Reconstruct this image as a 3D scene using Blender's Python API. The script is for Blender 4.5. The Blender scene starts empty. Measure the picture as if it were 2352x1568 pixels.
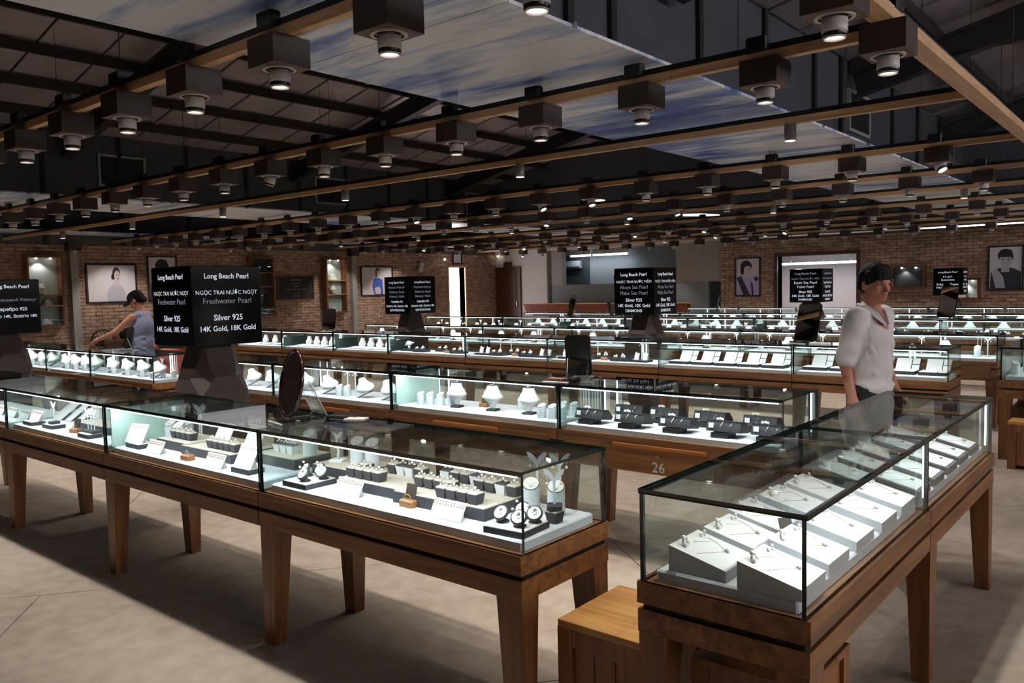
import bpy, math, random
import numpy as np
from mathutils import Matrix, Vector
random.seed(7)
scene = bpy.context.scene
COL = scene.collection
R = math.radians

# ------------------------------------------------------------------ camera
cam_data = bpy.data.cameras.new('camera')
cam = bpy.data.objects.new('camera', cam_data)
COL.objects.link(cam)
cam_data.sensor_width = 36.0
cam_data.lens = 1870.6 / 2352 * 36.0
cam_data.clip_start = 0.05
cam_data.clip_end = 200
_y, _p, _r = R(39.7207), R(3.7769), R(-1.3014)
_f = Vector((-math.sin(_y), math.cos(_y), 0)); _rt = Vector((math.cos(_y), math.sin(_y), 0)); _u = Vector((0, 0, 1))
_f2 = _f * math.cos(_p) - _u * math.sin(_p); _u2 = _u * math.cos(_p) + _f * math.sin(_p)
_r3 = _rt * math.cos(_r) + _u2 * math.sin(_r); _u3 = _u2 * math.cos(_r) - _rt * math.sin(_r)
_m = Matrix((_r3, _u3, -_f2)).transposed().to_4x4()
_m.translation = (0, 0, 1.6)
cam.matrix_world = _m
scene.camera = cam

# ------------------------------------------------------------------ world, exposure
world = bpy.data.worlds.new('world')
scene.world = world
world.use_nodes = True
bg = world.node_tree.nodes['Background']
bg.inputs['Color'].default_value = (1.0, 0.93, 0.95, 1)
bg.inputs['Strength'].default_value = 12.0
vs = scene.view_settings
vs.view_transform = 'Standard'
vs.look = 'None'
vs.exposure = 0.0
vs.gamma = 1.0
vs.use_curve_mapping = False
scene.cycles.transparent_max_bounces = 32
scene.cycles.max_bounces = 7
scene.cycles.use_adaptive_sampling = True
scene.cycles.adaptive_threshold = 0.1
scene.cycles.adaptive_min_samples = 20
scene.cycles.diffuse_bounces = 3
scene.cycles.glossy_bounces = 3
scene.cycles.sample_clamp_indirect = 4.0
scene.cycles.caustics_reflective = False
scene.cycles.caustics_refractive = False
SPOT_W = 47.0       # each box downlight
LED_W = 4.8         # each showcase LED strip

# ------------------------------------------------------------------ materials
def lin(c):
    return tuple(((v / 255) / 12.92 if v / 255 <= 0.04045 else ((v / 255 + 0.055) / 1.055) ** 2.4) for v in c)
MATS = {}
def new_mat(name):
    m = bpy.data.materials.new(name)
    m.use_nodes = True
    MATS[name] = m
    return m, m.node_tree.nodes, m.node_tree.links
def principled(name, rgb, rough=0.5, metal=0.0, spec=0.5, emit=None, estr=0.0, noise=0.0, nscale=8.0, bump=0.0):
    m, N, L = new_mat(name)
    b = N['Principled BSDF']
    c = lin(rgb)
    b.inputs['Base Color'].default_value = (*c, 1)
    b.inputs['Roughness'].default_value = rough
    b.inputs['Metallic'].default_value = metal
    b.inputs['Specular IOR Level'].default_value = spec
    if emit:
        b.inputs['Emission Color'].default_value = (*lin(emit), 1)
        b.inputs['Emission Strength'].default_value = estr
    if noise > 0 or bump > 0:
        g = N.new('ShaderNodeNewGeometry')
        n = N.new('ShaderNodeTexNoise')
        n.inputs['Scale'].default_value = nscale
        n.inputs['Detail'].default_value = 5
        L.new(g.outputs['Position'], n.inputs['Vector'])
        if noise > 0:
            r = N.new('ShaderNodeValToRGB')
            r.color_ramp.elements[0].position = 0.3
            r.color_ramp.elements[1].position = 0.7
            r.color_ramp.elements[0].color = (*[v * (1 - noise) for v in c], 1)
            r.color_ramp.elements[1].color = (*[min(1, v * (1 + noise)) for v in c], 1)
            L.new(n.outputs['Fac'], r.inputs['Fac'])
            L.new(r.outputs['Color'], b.inputs['Base Color'])
        if bump > 0:
            bp = N.new('ShaderNodeBump')
            bp.inputs['Strength'].default_value = bump
            bp.inputs['Distance'].default_value = 0.01
            L.new(n.outputs['Fac'], bp.inputs['Height'])
            L.new(bp.outputs['Normal'], b.inputs['Normal'])
    return m
def wood(name, c0, c1, axis=0, rough=0.35, scale=1.0):
    m, N, L = new_mat(name)
    b = N['Principled BSDF']
    tc = N.new('ShaderNodeTexCoord')
    mp = N.new('ShaderNodeMapping')
    s = [26.0 * scale] * 3
    s[axis] = 1.6 * scale
    mp.inputs['Scale'].default_value = s
    inf = N.new('ShaderNodeObjectInfo')
    add = N.new('ShaderNodeVectorMath'); add.operation = 'ADD'
    mul = N.new('ShaderNodeVectorMath'); mul.operation = 'SCALE'
    cmb = N.new('ShaderNodeCombineXYZ')
    for k in range(3):
        L.new(inf.outputs['Random'], cmb.inputs[k])
    L.new(cmb.outputs[0], mul.inputs[0]); mul.inputs['Scale'].default_value = 17.0
    L.new(tc.outputs['Object'], mp.inputs['Vector'])
    L.new(mp.outputs[0], add.inputs[0]); L.new(mul.outputs[0], add.inputs[1])
    n = N.new('ShaderNodeTexNoise'); n.inputs['Scale'].default_value = 1.0; n.inputs['Detail'].default_value = 6
    n.inputs['Distortion'].default_value = 0.8
    L.new(add.outputs[0], n.inputs['Vector'])
    r = N.new('ShaderNodeValToRGB')
    r.color_ramp.elements[0].position = 0.32; r.color_ramp.elements[1].position = 0.68
    r.color_ramp.elements[0].color = (*lin(c0), 1); r.color_ramp.elements[1].color = (*lin(c1), 1)
    L.new(n.outputs['Fac'], r.inputs['Fac'])
    L.new(r.outputs['Color'], b.inputs['Base Color'])
    b.inputs['Roughness'].default_value = rough
    bp = N.new('ShaderNodeBump'); bp.inputs['Strength'].default_value = 0.12; bp.inputs['Distance'].default_value = 0.004
    L.new(n.outputs['Fac'], bp.inputs['Height']); L.new(bp.outputs['Normal'], b.inputs['Normal'])
    return m
def emitter(name, rgb, s):
    m, N, L = new_mat(name)
    N.remove(N['Principled BSDF'])
    e = N.new('ShaderNodeEmission')
    e.inputs['Color'].default_value = (*lin(rgb), 1); e.inputs['Strength'].default_value = s
    L.new(e.outputs[0], N['Material Output'].inputs['Surface'])
    return m
def thin_glass(name, tint=(0.90, 0.95, 0.93), f0=0.045):
    m, N, L = new_mat(name)
    N.remove(N['Principled BSDF'])
    t = N.new('ShaderNodeBsdfTransparent'); t.inputs['Color'].default_value = (*tint, 1)
    g = N.new('ShaderNodeBsdfGlossy'); g.inputs['Roughness'].default_value = 0.0
    g.inputs['Color'].default_value = (0.95, 1.0, 0.98, 1)
    lw = N.new('ShaderNodeLayerWeight'); lw.inputs['Blend'].default_value = 0.5
    pw = N.new('ShaderNodeMath'); pw.operation = 'POWER'; pw.inputs[1].default_value = 5.0
    ma = N.new('ShaderNodeMath'); ma.operation = 'MULTIPLY_ADD'
    ma.inputs[1].default_value = 1 - f0; ma.inputs[2].default_value = f0
    mx = N.new('ShaderNodeMixShader')
    L.new(lw.outputs['Facing'], pw.inputs[0]); L.new(pw.outputs[0], ma.inputs[0])
    L.new(ma.outputs[0], mx.inputs['Fac']); L.new(t.outputs[0], mx.inputs[1]); L.new(g.outputs[0], mx.inputs[2])
    L.new(mx.outputs[0], N['Material Output'].inputs['Surface'])
    return m

wood('wood_case', (104, 64, 34), (154, 102, 56), 0)
wood('wood_leg', (98, 60, 34), (146, 96, 54), 2)
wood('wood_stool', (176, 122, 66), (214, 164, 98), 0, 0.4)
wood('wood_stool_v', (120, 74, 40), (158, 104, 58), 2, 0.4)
wood('wood_rail', (186, 140, 96), (216, 174, 130), 0, 0.5)
wood('wood_rail_y', (190, 148, 106), (220, 182, 142), 1, 0.5)
wood('wood_handle', (168, 96, 44), (196, 124, 62), 0, 0.3)
wood('wood_door', (66, 38, 28), (88, 52, 38), 2, 0.35)
wood('wood_frame', (92, 54, 30), (130, 82, 46), 2, 0.4)
wood('wood_counter', (104, 46, 26), (130, 62, 36), 2, 0.4)
wood('wood_shelf', (176, 116, 60), (206, 150, 86), 0, 0.4)
principled('shadow_gap', (18, 13, 11), 0.7)
thin_glass('glass', (0.945, 0.975, 0.966))
thin_glass('glass_top', (0.90, 0.925, 0.92), 0.05)
thin_glass('acrylic', (0.93, 0.93, 0.92), 0.06)
principled('glass_edge', (10, 34, 30), 0.08, spec=0.8)
principled('glass_edge_light', (150, 205, 190), 0.1, spec=0.8)
principled('black_trim', (14, 12, 12), 0.25)
principled('deck', (226, 228, 236), 0.8)
principled('mint_screen', (196, 226, 214), 0.6)
principled('smoke_screen', (38, 50, 48), 0.2)
emitter('led', (236, 244, 255), 6.0)
emitter('led_soft', (225, 238, 255), 2.2)
principled('white_leather', (232, 230, 226), 0.55)
principled('white_matte', (222, 224, 226), 0.7)
principled('beige_velvet', (196, 186, 172), 0.9)
principled('dark_grey_card', (56, 56, 62), 0.6)
principled('black_card', (26, 26, 30), 0.5)
principled('acrylic_white', (226, 232, 232), 0.25)
principled('pearl', (236, 230, 220), 0.18, spec=0.8)
principled('gold', (214, 170, 92), 0.3, 0.9)
principled('silver', (190, 188, 186), 0.25, 0.9)
principled('rose_stone', (214, 150, 132), 0.3)
wood('wood_block', (132, 86, 50), (168, 116, 72), 0, 0.45)
principled('dark_brown_card', (52, 40, 30), 0.6)
principled('label_paper', (232, 232, 230), 0.7)
principled('box_brown', (52, 40, 36), 0.55)
principled('box_base', (92, 70, 58), 0.6)
principled('driver_black', (12, 12, 14), 0.45)
principled('lamp_white', (196, 190, 184), 0.4)
principled('lamp_black', (16, 15, 15), 0.3)
principled('lamp_grey', (150, 146, 148), 0.35, 0.3)
emitter('lamp_lens', (255, 248, 240), 9.0)
emitter('lens_daylight_soft', (255, 248, 238), 3.0)  # cylinder lamp lenses, and the glowing plates that imitate daylight gaps
principled('sign_black', (7, 7, 9), 0.12)
principled('sign_base', (62, 48, 42), 0.45)
emitter('letter_white', (226, 232, 248), 0.78)
emitter('letter_grey', (176, 186, 204), 0.42)
principled('letter_print', (214, 214, 212), 0.6)
principled('mirror', (214, 216, 216), 0.02, 1.0)
principled('mirror_frame', (46, 20, 20), 0.15, spec=0.7)
principled('mirror_back', (22, 22, 20), 0.25)
principled('mortar', (104, 90, 80), 0.95, noise=0.15, nscale=5)
principled('plaster_white', (206, 200, 200), 0.85, noise=0.03, nscale=2)
principled('plaster_grey', (128, 134, 140), 0.8)
principled('panel_dark', (52, 56, 60), 0.6)
principled('cladding', (74, 78, 86), 0.55, noise=0.1, nscale=1.4)
principled('steel_dark', (58, 56, 56), 0.5, 0.3)
principled('steel_post', (24, 25, 28), 0.6)
principled('frame_grey', (158, 160, 160), 0.5)
principled('column_grey', (150, 148, 146), 0.6)
principled('roof_sheet', (176, 166, 170), 0.4, 0.35, noise=0.22, nscale=0.9)
principled('roof_seam', (170, 162, 160), 0.4, 0.4)
principled('poster_white', (214, 208, 214), 0.5)
principled('poster_frame', (38, 26, 24), 0.4)
principled('print_hair', (30, 26, 30), 0.6)
principled('print_skin', (206, 190, 196), 0.6)
principled('print_grey', (184, 182, 196), 0.6)
principled('print_dark', (48, 46, 60), 0.6)
principled('print_blue', (58, 92, 180), 0.6)
principled('print_lilac', (188, 176, 222), 0.6)
principled('board_black', (18, 17, 17), 0.5)
principled('teal_cloth', (20, 132, 140), 0.8, bump=0.3, nscale=20)
principled('red_cloth', (196, 40, 34), 0.8)
principled('dark_red', (90, 20, 24), 0.7)
principled('skin', (186, 126, 100), 0.55)
principled('skin_tan', (196, 132, 104), 0.5)
principled('hair_black', (13, 12, 13), 0.75, bump=0.3, nscale=90, spec=0.25)
principled('cap_black', (20, 21, 24), 0.7)
principled('shirt_white', (226, 222, 220), 0.8, bump=1.0, nscale=13)
principled('tank_blue', (140, 146, 176), 0.85, bump=0.2, nscale=14)
principled('trousers_dark', (30, 28, 30), 0.8)
principled('eye_dark', (22, 16, 14), 0.2)
principled('lip', (158, 92, 84), 0.5)
principled('paper', (228, 226, 222), 0.8)
principled('tray_dark', (42, 34, 34), 0.5)
principled('fan_black', (18, 18, 20), 0.4)
emitter('tube_light', (236, 244, 255), 7.0)
emitter('niche_light', (255, 248, 236), 14.0)
principled('niche_back', (176, 182, 182), 0.6)
principled('concrete_base', (92, 84, 76), 0.95)

def brick_mat():
    m, N, L = new_mat('brick')
    b = N['Principled BSDF']
    g = N.new('ShaderNodeNewGeometry')
    mp = N.new('ShaderNodeMapping'); mp.inputs['Scale'].default_value = (4, 4, 13)
    w = N.new('ShaderNodeTexNoise'); w.inputs['Scale'].default_value = 1.0; w.inputs['Detail'].default_value = 4
    L.new(g.outputs['Position'], mp.inputs[0]); L.new(mp.outputs[0], w.inputs['Vector'])
    r = N.new('ShaderNodeValToRGB')
    e = r.color_ramp.elements
    e[0].position = 0.28; e[0].color = (*lin((132, 104, 88)), 1)
    e[1].position = 0.72; e[1].color = (*lin((196, 166, 146)), 1)
    x = e.new(0.5); x.color = (*lin((164, 134, 114)), 1)
    L.new(w.outputs['Fac'], r.inputs['Fac']); L.new(r.outputs['Color'], b.inputs['Base Color'])
    b.inputs['Roughness'].default_value = 0.9
    n2 = N.new('ShaderNodeTexNoise'); n2.inputs['Scale'].default_value = 60
    L.new(g.outputs['Position'], n2.inputs['Vector'])
    bp = N.new('ShaderNodeBump'); bp.inputs['Strength'].default_value = 0.4; bp.inputs['Distance'].default_value = 0.01
    L.new(n2.outputs['Fac'], bp.inputs['Height']); L.new(bp.outputs[0], b.inputs['Normal'])
brick_mat()
def concrete_mat():
    m, N, L = new_mat('concrete')
    b = N['Principled BSDF']
    g = N.new('ShaderNodeNewGeometry')
    n1 = N.new('ShaderNodeTexNoise'); n1.inputs['Scale'].default_value = 0.9; n1.inputs['Detail'].default_value = 8
    n2 = N.new('ShaderNodeTexNoise'); n2.inputs['Scale'].default_value = 9; n2.inputs['Detail'].default_value = 8
    mx = N.new('ShaderNodeMath'); mx.operation = 'MULTIPLY_ADD'; mx.inputs[1].default_value = 0.55
    L.new(g.outputs['Position'], n1.inputs['Vector']); L.new(g.outputs['Position'], n2.inputs['Vector'])
    h = N.new('ShaderNodeMath'); h.operation = 'MULTIPLY'; h.inputs[1].default_value = 0.45
    L.new(n2.outputs['Fac'], h.inputs[0]); L.new(n1.outputs['Fac'], mx.inputs[0]); L.new(h.outputs[0], mx.inputs[2])
    r = N.new('ShaderNodeValToRGB')
    e = r.color_ramp.elements
    e[0].position = 0.32; e[0].color = (*lin((150, 134, 118)), 1)
    e[1].position = 0.68; e[1].color = (*lin((192, 178, 162)), 1)
    L.new(mx.outputs[0], r.inputs['Fac']); L.new(r.outputs['Color'], b.inputs['Base Color'])
    b.inputs['Roughness'].default_value = 0.72
    b.inputs['Specular IOR Level'].default_value = 0.3
concrete_mat()
def sky_print():
    m, N, L = new_mat('sky_print')
    b = N['Principled BSDF']
    g = N.new('ShaderNodeNewGeometry')
    mp = N.new('ShaderNodeMapping'); mp.inputs['Scale'].default_value = (0.8, 4.6, 1.0); mp.inputs['Rotation'].default_value = (0, 0, R(-14))
    n = N.new('ShaderNodeTexNoise'); n.inputs['Scale'].default_value = 1.3; n.inputs['Detail'].default_value = 9; n.inputs['Roughness'].default_value = 0.62
    n.inputs['Distortion'].default_value = 0.5
    L.new(g.outputs['Position'], mp.inputs[0]); L.new(mp.outputs[0], n.inputs['Vector'])
    n2 = N.new('ShaderNodeTexNoise'); n2.inputs['Scale'].default_value = 0.55; n2.inputs['Detail'].default_value = 3
    L.new(g.outputs['Position'], n2.inputs['Vector'])
    a = N.new('ShaderNodeMath'); a.operation = 'MULTIPLY_ADD'; a.inputs[1].default_value = 0.55
    h = N.new('ShaderNodeMath'); h.operation = 'MULTIPLY'; h.inputs[1].default_value = 0.5
    L.new(n2.outputs['Fac'], h.inputs[0]); L.new(n.outputs['Fac'], a.inputs[0]); L.new(h.outputs[0], a.inputs[2])
    r = N.new('ShaderNodeValToRGB')
    e = r.color_ramp.elements
    e[0].position = 0.41; e[0].color = (*lin((70, 100, 182)), 1)
    e[1].position = 0.54; e[1].color = (*lin((232, 236, 244)), 1)
    x = e.new(0.465); x.color = (*lin((150, 172, 216)), 1)
    L.new(a.outputs[0], r.inputs['Fac']); L.new(r.outputs['Color'], b.inputs['Base Color'])
    b.inputs['Roughness'].default_value = 0.35
sky_print()

# ------------------------------------------------------------------ geometry helpers
class MB:
    def __init__(self):
        self.v = []; self.f = []; self.mi = []; self.sm = []
    def add(self, vs_, fs, mi=0, smooth=False):
        o = len(self.v)
        self.v.extend([tuple(p) for p in vs_])
        for f in fs:
            self.f.append(tuple(o + i for i in f)); self.mi.append(mi); self.sm.append(smooth)
        return self
    def box(self, x0, x1, y0, y1, z0, z1, mi=0):
        p = [(x0, y0, z0), (x1, y0, z0), (x1, y1, z0), (x0, y1, z0), (x0, y0, z1), (x1, y0, z1), (x1, y1, z1), (x0, y1, z1)]
        return self.add(p, [(0, 3, 2, 1), (4, 5, 6, 7), (0, 1, 5, 4), (1, 2, 6, 5), (2, 3, 7, 6), (3, 0, 4, 7)], mi)
    def frustum(self, x0, x1, y0, y1, z0, X0, X1, Y0, Y1, z1, mi=0):
        p = [(x0, y0, z0), (x1, y0, z0), (x1, y1, z0), (x0, y1, z0), (X0, Y0, z1), (X1, Y0, z1), (X1, Y1, z1), (X0, Y1, z1)]
        return self.add(p, [(0, 3, 2, 1), (4, 5, 6, 7), (0, 1, 5, 4), (1, 2, 6, 5), (2, 3, 7, 6), (3, 0, 4, 7)], mi)
    def bbox(self, x0, x1, y0, y1, z0, z1, b=0.004, mi=0):
        # box with chamfered vertical and top edges
        p = []
        for z, i in ((z0, 0), (z1 - b, 0), (z1, b)):
            p += [(x0 + b + i, y0 + i, z), (x1 - b - i, y0 + i, z), (x1 - i, y0 + b + i, z), (x1 - i, y1 - b - i, z),
                  (x1 - b - i, y1 - i, z), (x0 + b + i, y1 - i, z), (x0 + i, y1 - b - i, z), (x0 + i, y0 + b + i, z)]
        fs = [tuple(range(7, -1, -1)), tuple(range(16, 24))]
        for k in range(2):
            for i in range(8):
                j = (i + 1) % 8
                fs.append((k * 8 + i, k * 8 + j, k * 8 + 8 + j, k * 8 + 8 + i))
        return self.add(p, fs, mi)
    def lathe(self, prof, n=16, sx=1.0, sy=1.0, c=(0, 0, 0), mi=0, smooth=True, cap=True):
        p = []
        for r, z in prof:
            for i in range(n):
                a = 2 * math.pi * i / n
                p.append((c[0] + r * sx * math.cos(a), c[1] + r * sy * math.sin(a), c[2] + z))
        fs = []
        for k in range(len(prof) - 1):
            for i in range(n):
                j = (i + 1) % n
                fs.append((k * n + i, k * n + j, (k + 1) * n + j, (k + 1) * n + i))
        self.add(p, fs, mi, smooth)
        if cap:
            o = len(self.v) - len(p)
            self.f.append(tuple(o + i for i in range(n - 1, -1, -1))); self.mi.append(mi); self.sm.append(False)
            q = o + (len(prof) - 1) * n
            self.f.append(tuple(q + i for i in range(n))); self.mi.append(mi); self.sm.append(False)
        return self
    def prism(self, poly, axis, a, b, mi=0):
        # poly in the two other axes (order kept), extruded along axis from a to b
        n = len(poly)
        def pt(u, w, t):
            return {0: (t, u, w), 1: (u, t, w), 2: (u, w, t)}[axis]
        p = [pt(u, w, a) for u, w in poly] + [pt(u, w, b) for u, w in poly]
        fs = [tuple(range(n - 1, -1, -1)), tuple(range(n, 2 * n))]
        for i in range(n):
            j = (i + 1) % n
            fs.append((i, j, n + j, n + i))
        return self.add(p, fs, mi)
    def tube(self, path, r, n=6, mi=0, closed=False):
        path = [Vector(q) for q in path]
        m = len(path)
        rr = r if isinstance(r, (list, tuple)) else [r] * m
        p = []
        for k, q in enumerate(path):
            if closed:
                t = path[(k + 1) % m] - path[k - 1]
            else:
                t = path[min(k + 1, m - 1)] - path[max(k - 1, 0)]
            t.normalize()
            up = Vector((0, 0, 1)) if abs(t.z) < 0.95 else Vector((1, 0, 0))
            s = t.cross(up).normalized(); w = s.cross(t).normalized()
            for i in range(n):
                a = 2 * math.pi * i / n
                p.append(q + (s * math.cos(a) + w * math.sin(a)) * rr[k])
        fs = []
        for k in range(m if closed else m - 1):
            k2 = (k + 1) % m
            for i in range(n):
                j = (i + 1) % n
                fs.append((k * n + i, k * n + j, k2 * n + j, k2 * n + i))
        if not closed:
            fs.append(tuple(range(n - 1, -1, -1))); fs.append(tuple((m - 1) * n + i for i in range(n)))
        return self.add(p, fs, mi, True)
    def ball(self, c, r, n=8, m=5, mi=0, sc=(1, 1, 1)):
        p = [(c[0], c[1], c[2] + r * sc[2])]
        for k in range(1, m):
            t = math.pi * k / m
            for i in range(n):
                a = 2 * math.pi * i / n
                p.append((c[0] + r * sc[0] * math.sin(t) * math.cos(a), c[1] + r * sc[1] * math.sin(t) * math.sin(a), c[2] + r * sc[2] * math.cos(t)))
        p.append((c[0], c[1], c[2] - r * sc[2]))
        fs = [(0, 1 + i, 1 + (i + 1) % n) for i in range(n)]
        for k in range(m - 2):
            for i in range(n):
                j = (i + 1) % n
                fs.append((1 + k * n + i, 1 + (k + 1) * n + i, 1 + (k + 1) * n + j, 1 + k * n + j))
        e = len(p) - 1; o = 1 + (m - 2) * n
        fs += [(o + i, e, o + (i + 1) % n) for i in range(n)]
        return self.add(p, fs, mi, True)
    def merge(self, other, mat=None, mi=None):
        o = len(self.v)
        for q in other.v:
            self.v.append(tuple(mat @ Vector(q)) if mat is not None else q)
        for f, k, s in zip(other.f, other.mi, other.sm):
            self.f.append(tuple(o + i for i in f)); self.mi.append(k if mi is None else mi); self.sm.append(s)
        return self
    def mesh(self, name, mats):
        me = bpy.data.meshes.new(name)
        me.from_pydata(self.v, [], self.f)
        if isinstance(mats, str):
            mats = [mats]
        for q in mats:
            me.materials.append(MATS[q])
        if len(mats) > 1:
            me.polygons.foreach_set('material_index', self.mi)
        me.polygons.foreach_set('use_smooth', self.sm)
        me.update()
        return me
def T(x=0, y=0, z=0, rz=0, rx=0, ry=0):
    return Matrix.Translation((x, y, z)) @ Matrix.Rotation(rz, 4, 'Z') @ Matrix.Rotation(ry, 4, 'Y') @ Matrix.Rotation(rx, 4, 'X')
def link(name, data, parent=None, loc=(0, 0, 0), rz=0.0, rot=None):
    o = bpy.data.objects.new(name, data)
    COL.objects.link(o)
    o.location = loc
    o.rotation_euler = rot if rot is not None else (0, 0, rz)
    if parent is not None:
        o.parent = parent
    return o
def obj(name, mb, mats, parent=None, loc=(0, 0, 0), rz=0.0, rot=None):
    return link(name, mb.mesh(name, mats), parent, loc, rz, rot)
def tag(o, label, cat, group=None):
    o['label'] = label; o['category'] = cat
    if group:
        o['group'] = group
    return o
def thing(name, label, cat, loc=(0, 0, 0), rz=0.0, group=None):
    return tag(link(name, None, None, loc, rz), label, cat, group)
def struct(name, mb, mats, parent=None, loc=(0, 0, 0)):
    o = obj(name, mb, mats, parent, loc)
    if parent is None:
        o['kind'] = 'structure'
    return o
def dup(root, loc, rz=None, label=None, group=None):
    r = root.copy(); COL.objects.link(r); r.location = loc
    if rz is not None:
        r.rotation_euler = (0, 0, rz)
    if label: r['label'] = label
    if group: r['group'] = group
    for ch in list(root.children):
        c = ch.copy(); COL.objects.link(c); c.parent = r
        for g in ch.children:
            d = g.copy(); COL.objects.link(d); d.parent = c
    return r
_txt = {}
ORD = ('first', 'second', 'third', 'fourth', 'fifth', 'sixth', 'seventh', 'eighth', 'ninth', 'tenth', 'eleventh', 'twelfth', 'thirteenth', 'fourteenth', 'fifteenth', 'sixteenth',
       'seventeenth', 'eighteenth', 'nineteenth', 'twentieth', 'twenty-first', 'twenty-second')
def text_mb(body, size=0.05, width=None, bold=0.0):
    k = (body, size, width, bold)
    if k not in _txt:
        cu = bpy.data.curves.new('text', 'FONT')
        cu.body = body; cu.size = size; cu.align_x = 'CENTER'; cu.align_y = 'CENTER'; cu.resolution_u = 2; cu.fill_mode = 'FRONT'; cu.offset = bold
        o = bpy.data.objects.new('text', cu); COL.objects.link(o)
        dg = bpy.context.evaluated_depsgraph_get()
        me = bpy.data.meshes.new_from_object(o.evaluated_get(dg))
        mb = MB(); mb.add([v.co[:] for v in me.vertices], [tuple(p.vertices) for p in me.polygons])
        if width and mb.v:
            xs = [v[0] for v in mb.v]; f = width / (max(xs) - min(xs)); xm = (max(xs) + min(xs)) / 2
            mb.v = [((v[0] - xm) * f, v[1] * f, v[2]) for v in mb.v]
        bpy.data.objects.remove(o); bpy.data.curves.remove(cu); bpy.data.meshes.remove(me)
        _txt[k] = mb
    return _txt[k]
# ------------------------------------------------------------------ the setting
XL, XR, YF, YB, YR = -18.0, 10.0, -7.0, 24.6, 20.9
def clip(poly, axis, lim, keep_less):
    out = []
    for i in range(len(poly)):
        a, b = poly[i - 1], poly[i]
        ia = (a[axis] <= lim) == keep_less; ib = (b[axis] <= lim) == keep_less
        if ia != ib:
            t = (lim - a[axis]) / (b[axis] - a[axis])
            out.append((a[0] + t * (b[0] - a[0]), a[1] + t * (b[1] - a[1])))
        if ib:
            out.append(b)
    return out
floor = struct('floor', MB().box(XL, XR, YF, YB, -0.06, -0.006), 'concrete_base')
_d = Vector((0.62, 0.785)).normalized(); _n = Vector((_d.y, -_d.x))
for i in range(-22, 24):
    for j in range(-12, 12):
        n0 = -6.38 + 1.63 * i; t0 = 3.26 * j + (1.63 if i % 2 else 0)
        g = 0.003
        quad = [(n0 + g, t0 + g), (n0 + 1.63 - g, t0 + g), (n0 + 1.63 - g, t0 + 3.26 - g), (n0 + g, t0 + 3.26 - g)]
        poly = [(_n.x * a + _d.x * b, _n.y * a + _d.y * b) for a, b in quad]
        for ax, lim, less in ((0, XL, False), (0, 4.0, True), (1, -2.0, False), (1, YB, True)):
            if poly:
                poly = clip(poly, ax, lim, less)
        if len(poly) >= 3:
            cx = sum(p[0] for p in poly) / len(poly); cy = sum(p[1] for p in poly) / len(poly)
            obj('slab', MB().prism([(p[0] - cx, p[1] - cy) for p in poly], 2, -0.006, 0.0), 'concrete', floor, (cx, cy, 0))
apron = obj('slab', MB().box(4.003, XR, YF, YB, -0.006, 0.0).box(XL, 4.0, YF, -2.003, -0.006, 0.0), 'concrete', floor)

# left wall: mortar bed + bricks, with a doorway to the daylight
wl = struct('wall_left', MB().box(XL - 0.25, XL - 0.02, YF, 18.61, 0, 2.76).box(XL - 0.25, XL - 0.02, 19.36, YR + 0.1, 0, 2.76)
            .box(XL - 0.25, XL - 0.02, 18.61, 19.36, 2.28, 2.76), 'mortar')
BL, BH = 0.25, 0.075
def brick_run(parent, pts, axis, limit):
    # pts: (u0, u1, z0) sorted by nearness; axis: 1 = along Y facing +X, 0 = along X facing -Y
    cache = {}
    rest = MB()
    for k, (u0, u1, z0) in enumerate(pts):
        dep = random.choice((0.0, 0.004, 0.008))
        ln = round(u1 - u0, 3)
        if axis == 1:
            bx = (-0.03, 0.0 + dep - 0.004, 0.005, ln - 0.005, 0.005, BH - 0.005)
            loc = (XL, u0, z0)
        else:
            bx = (0.005, ln - 0.005, 0.004 - dep, 0.03, 0.005, BH - 0.005)
            loc = (u0, YR, z0)
        if k < limit:
            if (ln, dep) not in cache:
                cache[(ln, dep)] = MB().box(*bx).mesh('brick', 'brick')
            link('brick', cache[(ln, dep)], parent, loc)
        else:
            rest.box(bx[0] + loc[0], bx[1] + loc[0], bx[2] + loc[1], bx[3] + loc[1], bx[4] + loc[2], bx[5] + loc[2])
    if rest.v:
        o = obj('brick_courses', rest, 'brick', parent); o['kind'] = 'stuff'
pts = []
for r in range(6, 36):
    z = r * BH
    y = 3.0 - (BL / 2 if r % 2 else 0)
    while y < YR - 0.01:
        a, b = y, min(y + BL, YR)
        if z < 2.26 and b > 18.61 and a < 19.36:
            if a < 18.56: pts.append((a, 18.61, z))
            elif b > 19.41: pts.append((19.36, b, z))
        else:
            pts.append((a, b, z))
        y += BL
pts.sort(key=lambda q: (q[0] < 6.2, q[0] + abs(q[2] - 1.5)))
brick_run(wl, pts, 1, 300)
# rear wall: white plaster with door, recess, brick with an opening
wr = struct('wall_rear', MB().box(-9.88, -8.28, YR + 0.03, YR + 0.3, 0, 2.75).box(-6.29, XR, YR + 0.03, YR + 0.3, 0, 2.75)
            .box(-8.28, -6.29, YR + 0.03, YR + 0.3, 2.25, 2.75), 'mortar')
pts = []
for r in range(8, 36):
    z = r * BH
    x = -9.88 - (BL / 2 if r % 2 else 0)
    while x < 2.0:
        a, b = max(x, -9.88), x + BL
        if b - a > 0.03:
            if z < 2.24 and b > -8.28 and a < -6.29:
                if a < -8.33: pts.append((a, -8.28, z))
                elif b > -6.24: pts.append((-6.29, b, z))
            else:
                pts.append((a, b, z))
        x += BL
pts.sort(key=lambda q: (q[0] > -1.7, -q[0]))
brick_run(wr, pts, 0, 300)
struct('wall_rear_plaster', MB().box(XL - 0.25, -15.85, YR, YR + 0.15, 0, 2.75), 'plaster_white')
struct('trim_1', MB().box(XL - 0.01, -9.88, YR - 0.03, YR, 2.75, 2.82), 'plaster_white')
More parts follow.
